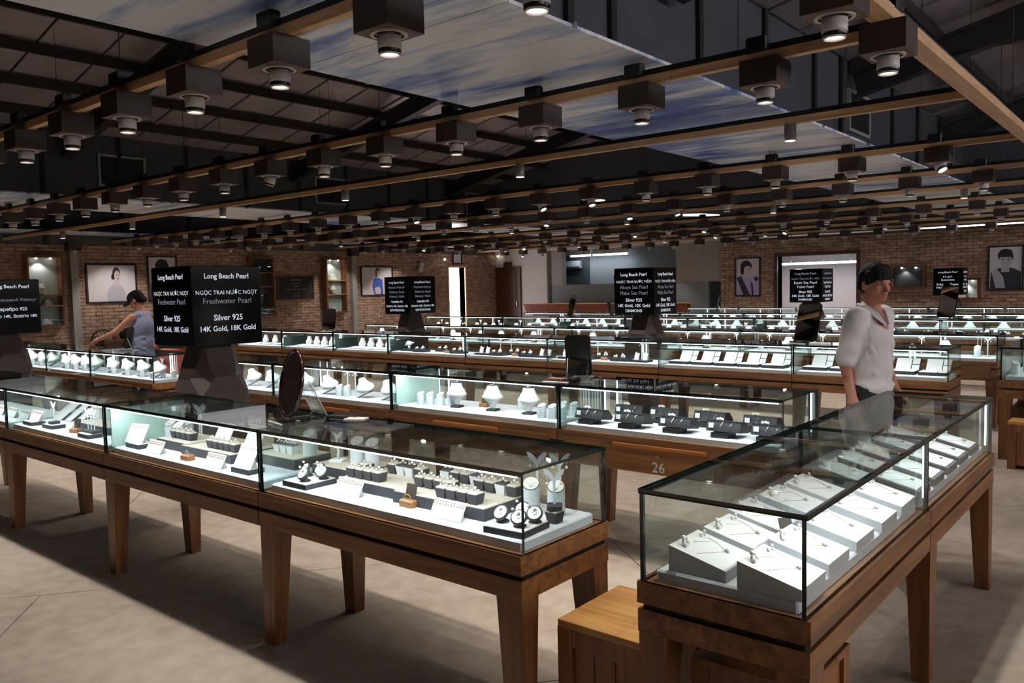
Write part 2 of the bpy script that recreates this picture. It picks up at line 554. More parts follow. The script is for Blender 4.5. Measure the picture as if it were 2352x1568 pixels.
struct('wall_recess', MB().box(-17.6, -9.6, 22.6, 22.75, 0, 2.8).box(-17.75, -17.6, YR + 0.15, 22.75, 0, 2.8)
       .box(-9.88, -9.73, YR + 0.3, 22.75, 0, 2.8), 'plaster_grey')
struct('ceiling_recess', MB().box(-17.75, -9.6, YR + 0.0, 22.75, 2.8, 2.9), 'plaster_white')
struct('wall_half', MB().box(-15.9, -10.3, YR + 0.1, YR + 0.22, 0, 1.65), 'plaster_grey')
struct('wall_pier', MB().box(-15.85, -15.3, YR + 0.1, YR + 0.3, 1.65, 2.75).box(-11.3, -9.88, YR + 0.12, YR + 0.3, 1.65, 2.75), 'column_grey')
struct('wall_backroom', MB().box(-9.5, -5.2, 23.6, 23.75, 0, 2.9).box(-9.6, -9.45, YR + 0.3, 23.75, 0, 2.9)
       .box(-5.2, -5.05, YR + 0.3, 23.75, 0, 2.9), 'plaster_white')
struct('ceiling_backroom', MB().box(-9.6, -5.05, YR + 0.3, 23.75, 2.9, 3.0), 'plaster_white')
# door in the white plaster
dr = struct('door_1', MB().box(-17.88, -17.0, YR - 0.035, YR, 0, 2.2), 'wood_door')
for (x0, x1, z0, z1) in ((-17.78, -17.5, 0.15, 1.0), (-17.38, -17.1, 0.15, 1.0), (-17.78, -17.5, 1.15, 2.05), (-17.38, -17.1, 1.15, 2.05)):
    obj('door_panel', MB().bbox(x0, x1, YR - 0.048, YR - 0.03, z0, z1, 0.008), 'wood_door', dr)
obj('door_frame', MB().box(-17.97, -17.88, YR - 0.06, YR, 0, 2.28).box(-17.0, -16.91, YR - 0.06, YR, 0, 2.28).box(-17.88, -17.0, YR - 0.06, YR, 2.2, 2.28), 'wood_door', dr)
obj('door_handle', MB().box(-17.08, -17.04, YR - 0.09, YR - 0.03, 1.0, 1.14), 'silver', dr)
d2 = struct('door_2', MB().box(XL - 0.26, XL + 0.02, 18.55, 18.61, 0, 2.28).box(XL - 0.26, XL + 0.02, 19.36, 19.42, 0, 2.28)
            .box(XL - 0.26, XL + 0.02, 18.55, 19.42, 2.28, 2.34), 'wood_rail')
# upper walls in dark metal cladding
def upper_wall(name, x0, x1, z1, ys, zb, frames, face):
    w = struct(name, MB().box(x0, x1, YF, YR, zb, z1), 'cladding')
    for y in ys:
        obj('post', MB().box(-0.03, 0.03, -0.045, 0.045, zb - 0.02, z1), 'steel_post', w, (face, y, 0))
    for (a, b, c, d) in frames:
        t = obj('vent_frame', MB().box(-0.02, 0.03, a, b, c, c + 0.05).box(-0.02, 0.03, a, b, d - 0.05, d)
                .box(-0.02, 0.03, a, a + 0.05, c + 0.05, d - 0.05).box(-0.02, 0.03, b - 0.05, b, c + 0.05, d - 0.05), 'frame_grey', w, (face, 0, 0))
        obj('vent_louvre', MB().box(-0.01, 0.012, a + 0.05, b - 0.05, c + 0.05, d - 0.05), 'steel_post', t)
    return w
upper_wall('wall_left_upper', XL - 0.25, XL, 5.05, [0.6 + 1.56 * k for k in range(13)], 2.74,
           [(7.95, 8.99, 3.97, 4.66), (13.58, 14.66, 3.97, 4.68), (19.5, 20.6, 3.97, 4.7), (2.4, 3.4, 3.97, 4.66)], XL)
upper_wall('wall_divider', -4.10, -4.02, 4.86, [1.9, 4.1, 5.64, 6.3, 7.99, 9.7, 11.39, 12.5, 15.2, 16.9, 18.6], 2.96,
           [(12.83, 13.87, 3.84, 4.47), (18.9, 19.9, 3.84, 4.47)], -4.0)
struct('wall_rear_upper', MB().prism([(XL - 0.25, 2.82), (XR, 2.75), (XR, 5.0), (3.0, 6.5), (-4.0, 4.9), (-11, 6.6), (XL - 0.25, 5.0)], 1, YR, YR + 0.12), 'cladding')
struct('wall_front', MB().box(XL, XR, YF - 0.2, YF, 0, 6.6), 'cladding')
struct('wall_right', MB().box(XR, XR + 0.2, YF, YB, 0, 3.4).box(XR, XR + 0.2, YF, YB, 4.5, 5.2).box(XR, XR + 0.2, YF, -3, 3.4, 4.5).box(XR, XR + 0.2, 17, YB, 3.4, 4.5), 'cladding')  # unseen wall; its high opening is added so daylight reaches the right roof
# glowing plates stand in for daylight through ragged gaps between gable sheet and roof
for k, (x0, z0, x1, z1, h) in enumerate(((-4.35, 4.95, -3.35, 5.02, 0.035), (-3.25, 5.02, -1.2, 5.2, 0.035), (-14.4, 4.2, -13.6, 4.12, 0.09), (-13.4, 4.05, -12.9, 4.0, 0.07), (-11.0, 3.5, -9.9, 3.42, 0.07))):
    struct('daylight_glow_%d' % (k + 1), MB().add([(x0, YR - 0.012, z0), (x1, YR - 0.012, z1), (x1, YR - 0.012, z1 + h * 0.6), ((x0 + x1) / 2, YR - 0.012, (z0 + z1) / 2 + h), (x0, YR - 0.012, z0 + h * 0.8),
                                    (x0, YR, z0), (x1, YR, z1), (x1, YR, z1 + h * 0.6), ((x0 + x1) / 2, YR, (z0 + z1) / 2 + h), (x0, YR, z0 + h * 0.8)],
                                   [(4, 3, 2, 1, 0), (5, 6, 7, 8, 9), (0, 1, 6, 5), (1, 2, 7, 6), (2, 3, 8, 7), (3, 4, 9, 8), (4, 0, 5, 9)]), 'lens_daylight_soft')
# roof: two spans of metal sheets on purlins and rafters
slopes = ((XL - 0.25, 5.0, -11.0, 6.6), (-11.0, 6.6, -4.0, 4.88), (-4.0, 4.88, 3.0, 6.5), (3.0, 6.5, XR + 0.2, 5.0))
ceil = struct('ceiling', MB().add([(x, y, z + 0.06) for (x, z) in ((XL - 0.25, 5.0), (-11.0, 6.6), (-4.0, 4.88), (3.0, 6.5), (XR + 0.2, 5.0)) for y in (YF - 0.2, YB)],
                                  [(2 * k, 2 * k + 1, 2 * k + 3, 2 * k + 2) for k in range(4)]), 'steel_dark')
for (x0, z0, x1, z1) in slopes:
    ln = math.hypot(x1 - x0, z1 - z0); a = -math.atan2(z1 - z0, x1 - x0)
    me = MB().box(0, ln, 0.012, 1.03, 0, 0.02).mesh('roof_sheet', 'roof_sheet')
    me2 = MB().box(0, ln, 0.0, 0.03, -0.03, 0.0).mesh('sheet_lap', 'roof_seam')
    for k in range(int((YR - YF) / 1.05) + 1):
        link('roof_sheet', me, ceil, (x0, YF + 1.05 * k, z0), rot=(0, a, 0))
        link('sheet_lap', me2, ceil, (x0, YF + 1.05 * k, z0), rot=(0, a, 0))
    pm = MB().box(-0.035, 0.035, YF, YR, -0.2, -0.03).mesh('purlin', 'steel_dark')
    for k in range(1, 6):
        t = k / 6.0
        link('purlin', pm, ceil, (x0 + (x1 - x0) * t, 0, z0 + (z1 - z0) * t))
    rm = MB().box(0, ln, -0.01, 0.01, -0.55, -0.22).box(0, ln, -0.1, 0.1, -0.24, -0.2).box(0, ln, -0.1, 0.1, -0.57, -0.54).mesh('rafter', 'steel_dark')
    for y in (-4.0, 1.7, 7.3, 12.9, 18.6):
        link('rafter', rm, ceil, (x0, y, z0), rot=(0, a, 0))
for y in (7.3, 12.9):
    obj('tie_beam', MB().box(-3.98, XR, y - 0.06, y + 0.06, 4.72, 4.9), 'steel_dark', ceil)

# ------------------------------------------------------------------ ceiling rails, sky panels, lamps
RAILS = [2.28, 4.25, 6.05, 8.15, 10.25, 12.15, 14.15, 16.2, 18.1, 19.9]
CYL = (6.05, 12.15, 18.1)
above = {2.28: 'the front row', 4.25: 'drawer number 26', 6.05: 'the nearest aisle', 8.15: 'the open-tray row',
         10.25: 'the hidden drawers', 12.15: 'the second aisle', 14.15: 'the cone-bust row', 16.2: 'the far drawers', 18.1: 'the rear-wall aisle', 19.9: 'the last row'}
rail0 = None
for i, y in enumerate(RAILS):
    t = thing('ceiling_rail', 'long wooden lighting rail hung over ' + above[y], 'rail', (0, y, 2.76), 0, 'wooden lighting rails')
    obj('rail_board', MB().box(-17.95, -1.03, -0.025, 0.025, 0, 0.05), 'wood_rail', t)
    obj('track', MB().box(-17.95, -1.13, -0.018, 0.03, 0.05, 0.085), 'driver_black', t)
    hw = MB().tube([(0, 0, 0.085), (0, 0, 2.1)], 0.003, 4).mesh('hanger_wire', 'steel_post')
    for k in range(6):
        link('hanger_wire', hw, t, (-1.9 - 2.9 * k, 0, 0))
bm_ = thing('ceiling_beam', 'wide wooden beam joining the ends of the lighting rails', 'beam', (-1.08, 0, 2.75))
obj('beam_board', MB().box(-0.05, 0.05, -1.7, 20.2, 0, 0.055), 'wood_rail_y', bm_)
obj('track', MB().box(-0.03, 0.03, -1.0, 20.2, 0.055, 0.09), 'driver_black', bm_)
for k in range(6):
    link('hanger_wire', hw, bm_, (0, 0.6 + 3.4 * k, 0))
for si, (x0, x1) in enumerate(((-4.0, -2.42), (-12.8, -11.1), (-17.95, -17.0))):
    lab = ('cloud-printed ceiling panel of the strip next to the beam', 'cloud-printed ceiling panel of the middle strip', 'cloud-printed ceiling panel along the brick side wall')[si]
    y = 0.5; pk = 0
    me = MB().box(x0, x1, 0.004, 2.436, 0, 0.018).mesh('sky_sheet', 'sky_print')
    clipm = MB().box(x0 - 0.012, x0, 0.5, 0.53, -0.004, 0.03).box(x0 - 0.012, x0, 1.7, 1.73, -0.004, 0.03).box(x1, x1 + 0.012, 0.5, 0.53, -0.004, 0.03).box(x1, x1 + 0.012, 1.7, 1.73, -0.004, 0.03).mesh('edge_clip', 'silver')
    while y < 19.5:
        pk += 1
        t = thing('sky_panel', lab + ', %s from the front' % ORD[pk - 1], 'ceiling panel', (0, y, 2.90), 0, 'printed sky panels %d' % (si + 1))
        link('sky_sheet', me, t); link('edge_clip', clipm, t)
        y += 2.44

def spot(parent, loc, watts, angle=80, blend=0.5, color=(1.0, 0.92, 0.84), rot=(0, 0, 0), rad=0.03):
    d = bpy.data.lights.get('downlight_%g_%g' % (watts, angle))
    if d is None:
        d = bpy.data.lights.new('downlight_%g_%g' % (watts, angle), 'SPOT')
        d.energy = watts; d.spot_size = R(angle); d.spot_blend = blend; d.color = color; d.shadow_soft_size = rad
    return link('light', d, parent, loc, rot=rot)
hs = MB().box(-0.1, 0.1, -0.1, 0.1, -0.132, -0.128, 1)
hs.add([(-0.1, -0.1, -0.128), (0.1, -0.1, -0.128), (0.1, 0.1, -0.128), (-0.1, 0.1, -0.128), (-0.1, -0.1, 0), (0.1, -0.1, 0), (0.1, 0.1, 0), (-0.1, 0.1, 0)],
       [(4, 5, 6, 7), (0, 1, 5, 4), (1, 2, 6, 5), (2, 3, 7, 6), (3, 0, 4, 7)], 0)
M_house = hs.mesh('housing', ['box_brown', 'box_base'])
M_ring = MB().lathe([(0.061, -0.132), (0.077, -0.132), (0.076, -0.138), (0.062, -0.138)], 24, smooth=False, cap=False).mesh('trim_ring', 'lamp_white')
M_well = MB().lathe([(0.0615, -0.133), (0.0615, -0.1335)], 20).mesh('well', 'lamp_black')
M_body = MB().lathe([(0.048, 0.0), (0.049, -0.055), (0.046, -0.062)], 22).mesh('lamp_body', 'lamp_white')
M_band = MB().lathe([(0.0465, -0.06), (0.0465, -0.072), (0.043, -0.077)], 22, cap=False).mesh('black_band', 'lamp_black')
M_rim = MB().lathe([(0.0435, -0.074), (0.042, -0.084), (0.039, -0.084), (0.036, -0.068)], 22, cap=False).mesh('lamp_rim', 'lamp_white')
M_lens = MB().lathe([(0.0375, -0.070), (0.0375, -0.0702)], 18).mesh('lens', 'lamp_lens')
M_drv = MB().bbox(-0.085, 0.03, -0.06, 0.0, 0.05, 0.125, 0.006).tube([(-0.07, -0.03, 0.12), (-0.04, -0.03, 0.126), (0.0, -0.03, 0.1)], 0.006, 5).mesh('driver', 'driver_black')
def box_light(x, y, label, group, tilt=0.0, az=0.0, beam=False, watts=None):
    t = thing('box_downlight', label, 'ceiling light', (x, y, 2.76 if not beam else 2.75), R(90) if beam else 0, group)
    h = link('housing', M_house, t)
    link('trim_ring', M_ring, h); link('well', M_well, h)
    b = link('lamp_body', M_body, t, (0, 0, -0.133), rot=(tilt * math.cos(az), tilt * math.sin(az), 0))
    link('black_band', M_band, b); link('lamp_rim', M_rim, b); link('lens', M_lens, b)
    link('driver', M_drv, t)
    spot(b, (0, 0, -0.09), watts or SPOT_W)
    return t
for y in RAILS:
    if y in CYL:
        continue
    n = 21
    for k in range(n):
        x = -1.75 - 0.75 * k
        tl = 0.0
        if random.random() < (0.0 if y < 5 else 0.22):
            tl = R(random.choice((22, 32)))
        if y == 4.25 and k == 6:
            tl = R(18)
        az = random.uniform(0, 6.28); wt = None
        if y > 19:
            wt = SPOT_W * 0.55
        if k >= 19 and 5 < y < 19:          # wall washers turned to the brick side wall
            tl, az, wt = R(38), R(90), SPOT_W * 0.9
        box_light(x, y, 'dark box downlight, %s from the wide beam, on the rail over %s' % (ORD[k], above[y]), 'box downlights over ' + above[y], tl, az, watts=wt)
for k, y in enumerate((4.03, 3.3, 2.55)):
    box_light(-1.08, y, 'dark box downlight under the wide wooden beam, %s from the aisle' % ORD[k], 'box downlights under the beam', beam=True)
for k in range(9):  # unseen row of lamps added so floor bounce brightens the near sky panels
    box_light(-1.75 - 0.75 * k, -1.6, 'added unseen dark box downlight, %s from the wide beam, over the open floor' % ORD[k], 'added unseen box downlights over the open floor')
tr_ = thing('ceiling_rail', 'unseen wooden lighting rail added over the open floor before the front row', 'rail', (0, -1.6, 2.76), 0, 'wooden lighting rails')  # unseen rail added to carry the bounce lamps
obj('rail_board', MB().box(-17.95, -1.03, -0.025, 0.025, 0, 0.05), 'wood_rail', tr_)
M_cyl = MB().lathe([(0.043, 0.0), (0.043, -0.118), (0.04, -0.12)], 20).mesh('tube_body', 'lamp_grey')
M_cyl2 = MB().lathe([(0.038, -0.1205), (0.038, -0.122)], 18).mesh('lens', 'lens_daylight_soft')
for y in CYL:
    for k in range(6):
        x = -2.3 - 2.58 * k
        t = thing('cylinder_downlight', 'grey cylinder downlight, %s from the wide beam, over %s' % (ORD[k], above[y]), 'ceiling light', (x, y, 2.76), 0, 'cylinder downlights over ' + above[y])
        link('tube_body', M_cyl, t); link('lens', M_cyl2, t)
        spot(t, (0, 0, -0.13), 85, 112)
# ------------------------------------------------------------------ showcases
ZT, ZW, ZD = 0.987, 0.70, 0.735
_cm = {}
def cmesh(key, fn):
    if key not in _cm:
        _cm[key] = fn()
    return _cm[key]
def pane(mb_dims, thin):
    # box whose two big faces are glass (0) and whose edges are dark green (1)
    x0, x1, y0, y1, z0, z1 = mb_dims
    m = MB()
    p = [(x0, y0, z0), (x1, y0, z0), (x1, y1, z0), (x0, y1, z0), (x0, y0, z1), (x1, y0, z1), (x1, y1, z1), (x0, y1, z1)]
    fs = [(0, 3, 2, 1), (4, 5, 6, 7), (0, 1, 5, 4), (1, 2, 6, 5), (2, 3, 7, 6), (3, 0, 4, 7)]
    big = {0: (3, 5), 1: (2, 4), 2: (0, 1)}[thin]
    for k, f in enumerate(fs):
        m.add(p, [f], 0 if k in big else 1)
    return m
def showcase(x0, x1, y0, y1, label, group, legs='R', rot=False, drawer=False, trim=False, led='front', number=None, screen=None, posts=()):
    """a glass showcase table; x runs along its length. rot: length runs along Y (x0..x1 are then Y)"""
    L = round(x1 - x0 - 0.008, 3); W = round(y1 - y0, 3)
    if rot:
        loc = ((y0 + y1) / 2, (x0 + x1) / 2, 0); rz = R(90)
    else:
        loc = ((x0 + x1) / 2, (y0 + y1) / 2, 0); rz = 0
    t = thing('glass_showcase', label, 'showcase', loc, rz, group)
    h, w = L / 2, W / 2
    k = (L, W)
    link('deck_frame', cmesh(('df',) + k, lambda: MB().box(-h, h, -w - 0.012, w + 0.012, 0.633, ZW - 0.006).box(-h, h, -w - 0.012, -w + 0.03, ZW - 0.006, ZW)
         .box(-h, h, w - 0.03, w + 0.012, ZW - 0.006, ZW).box(-h, -h + 0.03, -w + 0.03, w - 0.03, ZW - 0.006, ZW).box(h - 0.03, h, -w + 0.03, w - 0.03, ZW - 0.006, ZW).mesh('deck_frame', 'wood_case')), t)
    link('shadow_gap', cmesh(('sg',) + k, lambda: MB().box(-h + 0.008, h - 0.008, -w + 0.006, w - 0.006, 0.612, 0.634).mesh('shadow_gap', 'shadow_gap')), t)
    link('table_apron', cmesh(('ta',) + k, lambda: MB().box(-h, h, -w - 0.01, -w + 0.02, 0.545, 0.614).box(-h, h, w - 0.02, w + 0.01, 0.545, 0.614)
         .box(-h, -h + 0.03, -w + 0.02, w - 0.02, 0.545, 0.614).box(h - 0.03, h, -w + 0.02, w - 0.02, 0.545, 0.614).mesh('table_apron', 'wood_case')), t)
    for side in legs:
        s = {'R': 1, 'L': -1}[side]
        for q in (-1, 1):
            xi = s * (h - 0.115); xo = s * (h - 0.003)
            a, b = min(xi, xo), max(xi, xo)
            yo = q * (w + 0.008); yi = q * (w - 0.085)
            c, d = min(yo, yi), max(yo, yi)
            xb = s * (h - 0.075); yb2 = q * (w - 0.055)
            link('leg', cmesh(('lg', s, q) + k, lambda: MB().frustum(min(xb, xo), max(xb, xo), min(yo, yb2), max(yo, yb2), 0, a, b, c, d, 0.548).mesh('leg', 'wood_leg')), t)
    link('deck', cmesh(('dk',) + k, lambda: MB().bbox(-h + 0.035, h - 0.035, -w + 0.035, w - 0.035, ZW - 0.002, ZD, 0.006).mesh('deck', 'deck')), t)
    th = 0.012
    glass = lambda d, ax, nm='glass': pane(d, ax).mesh('pane', [nm, 'glass_edge'])
    link('top_pane', cmesh(('tp',) + k, lambda: glass((-h - 0.001, h + 0.001, -w - 0.004, w + 0.004, ZT - 0.01, ZT), 2, 'glass_top')), t)
    link('front_pane', cmesh(('fp',) + k, lambda: glass((-h + 0.001, h - 0.001, -w, -w + th, ZW, ZT - 0.01), 1)), t)
    link('back_pane', cmesh(('bp',) + k, lambda: glass((-h + 0.001, h - 0.001, w - th, w, ZW, ZT - 0.01), 1)), t)
    link('end_pane', cmesh(('e1',) + k, lambda: glass((-h + 0.001, -h + 0.001 + th, -w + th, w - th, ZW, ZT - 0.01), 0)), t)
    link('end_pane', cmesh(('e2',) + k, lambda: glass((h - 0.001 - th, h - 0.001, -w + th, w - th, ZW, ZT - 0.01), 0)), t)
    if trim:
        tr = MB().box(-h, h, -w - 0.004, -w + 0.02, ZT - 0.016, ZT - 0.0105).box(-h, h, w - 0.02, w + 0.004, ZT - 0.016, ZT - 0.0105)
        if 'a' in trim: tr.box(-h, -h + 0.02, -w + 0.02, w - 0.02, ZT - 0.016, ZT - 0.0105)
        if 'b' in trim: tr.box(h - 0.02, h, -w + 0.02, w - 0.02, ZT - 0.016, ZT - 0.0105)
        obj('edge_trim', tr, 'black_trim', t)
    else:
        link('edge_trim', cmesh(('et',) + k, lambda: MB().box(-h + 0.002, h - 0.002, -w + 0.0085, -w + 0.014, ZT - 0.02, ZT - 0.0105).box(-h + 0.002, h - 0.002, w - 0.014, w - 0.0085, ZT - 0.02, ZT - 0.0105).mesh('edge_trim', 'black_trim')), t)
    # LED strip under the top pane, with its light
    link('led_strip', cmesh(('led',) + k, lambda: MB().box(-h + 0.03, h - 0.03, -w + 0.0125, -w + 0.017, ZT - 0.0265, ZT - 0.0205).mesh('led_strip', 'led')), t)
    for (px, py) in posts:
        link('led_post', cmesh(('lp',), lambda: MB().box(-0.004, 0.004, -0.004, 0.004, ZD + 0.005, ZT - 0.02).mesh('led_post', 'led')), t, (px * (h - 0.03), py * (w - 0.025), 0))
    ld = bpy.data.lights.get('case_led_%g' % L)
    if ld is None:
        ld = bpy.data.lights.new('case_led_%g' % L, 'AREA')
        ld.shape = 'RECTANGLE'; ld.size = L - 0.1; ld.size_y = 0.03; ld.energy = LED_W * L / 1.5; ld.color = (0.84, 0.93, 1.0)
    link('light', ld, t, (0, -w + 0.04, ZT - 0.024), rot=(R(24), 0, 0))
    if drawer:
        dw = link('drawer', cmesh(('dr',) + k, lambda: MB().box(-h + 0.06, h - 0.06, -w - 0.018, -w - 0.006, 0.50, 0.672).mesh('drawer', 'wood_case')), t)
        link('handle', cmesh(('hd',), lambda: MB().box(-0.3, 0.3, -0.022, 0.0, 0.0, 0.018).mesh('handle', 'wood_handle')), dw, (0, -w - 0.017, 0.648))
        link('lock', cmesh(('lk',), lambda: MB().prism([(0.012 * math.cos(a * 0.785), 0.012 * math.sin(a * 0.785)) for a in range(8)], 1, -0.008, 0).mesh('lock', 'silver')), dw, (0, -w - 0.017, 0.605))
        if number:
            nb = MB().merge(text_mb(number, 0.085, None, 0.001), T(0, -w - 0.0195, 0.54, 0, R(90)))
            obj('drawer_number', nb, 'letter_print', dw)
    if screen:
        sx, mt = screen
        obj('end_screen', MB().box(sx * (h - 0.03) - 0.003, sx * (h - 0.03) + 0.003, -w + 0.03, w - 0.03, ZD, ZT - (0.03 if mt == 'mint_screen' else 0.1)), mt, t)
    return t

gA = 'front row of showcases'
YA = (2.07, 2.58)
JA = [-7.85, -6.33, -4.80, -3.235, -1.69]
showcase(JA[3], JA[4], *YA, 'glass showcase on wooden legs beside the wooden stool, ring-block platforms inside', gA, 'RL')
showcase(JA[2], JA[3], *YA, 'glass showcase with pale mint end screen and fringed earring cards inside', gA, 'L', screen=(-1, 'mint_screen'))
showcase(JA[1], JA[2], *YA, 'glass showcase with slanted boards and a crowd of slant-top cylinders inside', gA, 'L')
showcase(JA[0], JA[1], *YA, 'glass showcase at the far end of the front row, beyond the slanted boards', gA, 'L')
showcase(2.10, 3.415, -1.262, -0.757, 'black-edged glass showcase of white pendant boards standing over a wooden box', 'end showcases', 'L', True, trim='a', led='front')
showcase(3.415, 4.75, -1.262, -0.757, 'black-edged glass showcase of black-rimmed pendant boards near the man', 'end showcases', 'RL', True, trim='b', posts=((1, -1), (-1, -1)))
YC = (4.12, 4.64)
JC = [-7.68, -6.17, -4.635, -3.06, -1.60]
showcase(JC[3], JC[4], *YC, 'glass showcase with drawer number 26 and black gift boxes inside', 'drawer-side showcases', 'RL', drawer=True, number='26', posts=((1, 1), (-0.86, 1), (-1, 1)))
showcase(JC[2], JC[3], *YC, 'glass showcase with three pedestal busts and slant cylinders inside', 'drawer-side showcases', 'L', drawer=True, screen=(-1, 'mint_screen'), posts=((-0.86, 1), (-1, 1)))
showcase(JC[1], JC[2], *YC, 'glass showcase with folded bust stands, behind the oval mirror', 'drawer-side showcases', 'L', drawer=True, posts=((-0.86, 1), (-1, 1)))
showcase(JC[0], JC[1], *YC, 'glass showcase with one bust showing between pedestal sign and oval mirror', 'drawer-side showcases', 'L', drawer=True)
YLr = (4.03, 4.52)
JL = [-13.5, -12.2, -10.85, -9.61, -8.13]
for k in range(4):
    showcase(JL[k], JL[k + 1], *YLr, ['glass showcase at the hidden end of the row before the person in the cap', 'glass showcase beyond the black sign with Russian lettering',
             'glass showcase under the hand of the person in the cap', 'glass showcase with folded busts at the row end behind the pedestal sign'][k], 'showcases before the person in the cap', 'RL' if k == 3 else 'L', drawer=True, posts=((0.3, 1), (0.36, 1)))
YD = (7.78, 8.27)
JD = [-12.7, -11.35, -10.02, -8.78, -7.27, -5.92, -4.40, -2.94, -1.57]
dlab = ['glass showcase at the open end of the necklace-board row, behind the pedestal sign', 'glass showcase of necklace boards next to the row end', 'glass showcase of necklace boards with a dark end screen', 'glass showcase with ring trays below the Russian sea-pearl sign',
        'glass showcase with watch-style cuffs and ring trays', 'glass showcase of ring trays behind the tilted mirror', 'glass showcase of open trays under the diamond sign', 'glass showcase of open trays at the row end behind the man']
for k in range(8):
    showcase(JD[k], JD[k + 1], *YD, dlab[k], 'showcases along the aisle', 'RL' if k == 7 else 'L', screen=(-1, 'smoke_screen') if k in (1, 2, 3) else None, posts=((0.4, 1), (0.46, 1)) if k % 2 else ())
YFr = (9.84, 10.32)
JF = [-11.7, -10.2, -8.8, -7.35, -5.9, -4.4, -2.95, -1.525]
for k in range(7):
    showcase(JF[k], JF[k + 1], *YFr, 'drawer-side showcase behind the open-tray row, %s from the large-bust showcase' % ORD[6 - k], 'drawer-side showcases behind the aisle row', 'RL' if k == 6 else 'L', drawer=True, posts=((0.1, 1), (0.17, 1)) if k % 2 == 0 else ())
showcase(8.15, 9.3, -1.245, -0.745, 'black-edged glass showcase of a white bust next to the dark wooden stool', 'end showcases', 'RL', True, trim='a')
showcase(9.3, 10.35, -1.245, -0.745, 'black-edged glass showcase continuing the end of the aisle row', 'end showcases', 'R', True, trim='b')
YE = (13.25, 13.74)
JE = [-13.6, -12.4, -11.27, -9.8, -8.22, -6.91, -5.66, -4.2, -2.8, -1.5]
for k in range(9):
    showcase(JE[k], JE[k + 1], *YE, 'glass showcase in the cone-bust row, %s from the beam end' % ORD[8 - k], 'cone-bust showcases', 'RL' if k == 8 else 'L', screen=(-1, 'smoke_screen') if k in (3, 6, 7) else None, posts=((-0.2, 1),) if k % 2 else ())
JE2 = [-12.4, -11.0, -9.6, -8.2, -6.8, -5.4, -4.0, -2.6, -1.3]
for k in range(8):
    showcase(JE2[k], JE2[k + 1], 15.4, 15.88, 'drawer-side showcase behind the cone-bust row, %s from the beam end' % ORD[7 - k], 'drawer-side showcases of the far island', 'RL' if k == 7 else 'L', drawer=True, posts=((0.1, 1), (0.2, 1)) if k % 2 == 0 else ())
JH = [-9.8, -8.4, -7.0, -5.6, -4.2, -2.8, -1.4]
for k in range(6):
    showcase(JH[k], JH[k + 1], 18.75, 19.2, 'glass showcase in the last row by the rear wall, %s from the beam end' % ORD[5 - k], 'showcases by the rear wall', 'RL' if k == 5 else 'L', posts=((-0.5, 1), (0.5, -1)))
# ------------------------------------------------------------------ display pieces (base at z = 0, facing -y)
def slant_mesh(r, h0, h1, n=18, inset=0.0, dz=0.0):
    m = MB(); rr = r - inset
    bot = [(rr * math.cos(2 * math.pi * i / n), rr * math.sin(2 * math.pi * i / n), 0.0) for i in range(n)]
    top = [(x, y, h0 + (h1 - h0) * (y + rr) / (2 * rr) + dz) for x, y, _ in bot]
    m.add(bot + top, [(i, (i + 1) % n, n + (i + 1) % n, n + i) for i in range(n)], 0, True)
    m.add(bot, [tuple(range(n - 1, -1, -1))]); m.add(top, [tuple(range(n))])
    return m
def slant_face(r, h0, h1, n=18, up=0.0015):
    m = MB()
    p = [(r * math.cos(2 * math.pi * i / n), r * math.sin(2 * math.pi * i / n)) for i in range(n)]
    R0 = r / 0.9
    top = [(x, y, h0 + (h1 - h0) * (y + R0) / (2 * R0) + up) for x, y in p]
    low = [(x, y, z - up * 1.5) for x, y, z in top]
    m.add(low + top, [(i, (i + 1) % n, n + (i + 1) % n, n + i) for i in range(n)] + [tuple(range(n, 2 * n)), tuple(range(n - 1, -1, -1))])
    return m
def leaf(s, mirror):
    # one fluke of a whale-tail earring stand, flat, thickness along y
    pts = [(0.0, 0.0), (0.006, 0.012), (0.016, 0.022), (0.030, 0.027), (0.026, 0.012), (0.014, 0.002), (0.004, -0.012)]
    pts = [(x * s * mirror, z * s) for x, z in pts]
    if mirror < 0:
        pts = pts[::-1]
    return MB().prism(pts, 1, -0.002, 0.002)
def tail(h, s=1.0):
    m = MB().prism([(-0.004, 0.0), (0.004, 0.0), (0.005, h), (-0.005, h)], 1, -0.002, 0.002)
    m.merge(leaf(s, 1), T(0, 0, h)).merge(leaf(s, -1), T(0, 0, h))
    return m
def drops(h, s=1.0, gap=0.02, r=0.006, ln=0.022):
    m = MB()
    for q in (-1, 1):
        x = q * gap * s
        m.tube([(x, -0.004, h + 0.006 * s), (x, -0.004, h + 0.006 * s - ln)], 0.0009, 4)
        m.ball((x, -0.004, h + 0.006 * s - ln - r * 0.8), r, 8, 5)
    return m
def cluster(pts, r):
    m = MB()
    for p in pts:
        m.ball(p, r * random.uniform(0.8, 1.15), 7, 4)
    return m
def bead_arc(cx, cy, cz, rx, ry, rz_, a0, a1, n, r):
    m = MB()
    for i in range(n):
        a = a0 + (a1 - a0) * i / (n - 1)
        m.ball((cx + rx * math.cos(a), cy + ry * math.cos(2 * a) * 0, cz + rz_ * math.sin(a)), r, 6, 4)
    return m
KIND = {}
def kind(name, objname, cat, parts):
    """parts: list of (part name, mesh, [sub-parts])"""
    KIND[name] = (objname, cat, parts)
def put(k, x, y, z, label, group=None, rz=0.0, sc=1.0):
    objname, cat, parts = KIND[k]
    if len(parts) == 1 and not parts[0][2]:
        o = link(objname, parts[0][1], None, (x, y, z), rz)
        tag(o, label, cat, group)
    else:
        o = thing(objname, label, cat, (x, y, z), rz, group)
        for nm, me, subs in parts:
            p = link(nm, me, o)
            for nm2, me2 in subs:
                link(nm2, me2, p)
    if sc != 1.0:
        o.scale = (sc, sc, sc)
    return o
def mk(mb, mats, nm='part'):
    return mb.mesh(nm, mats)
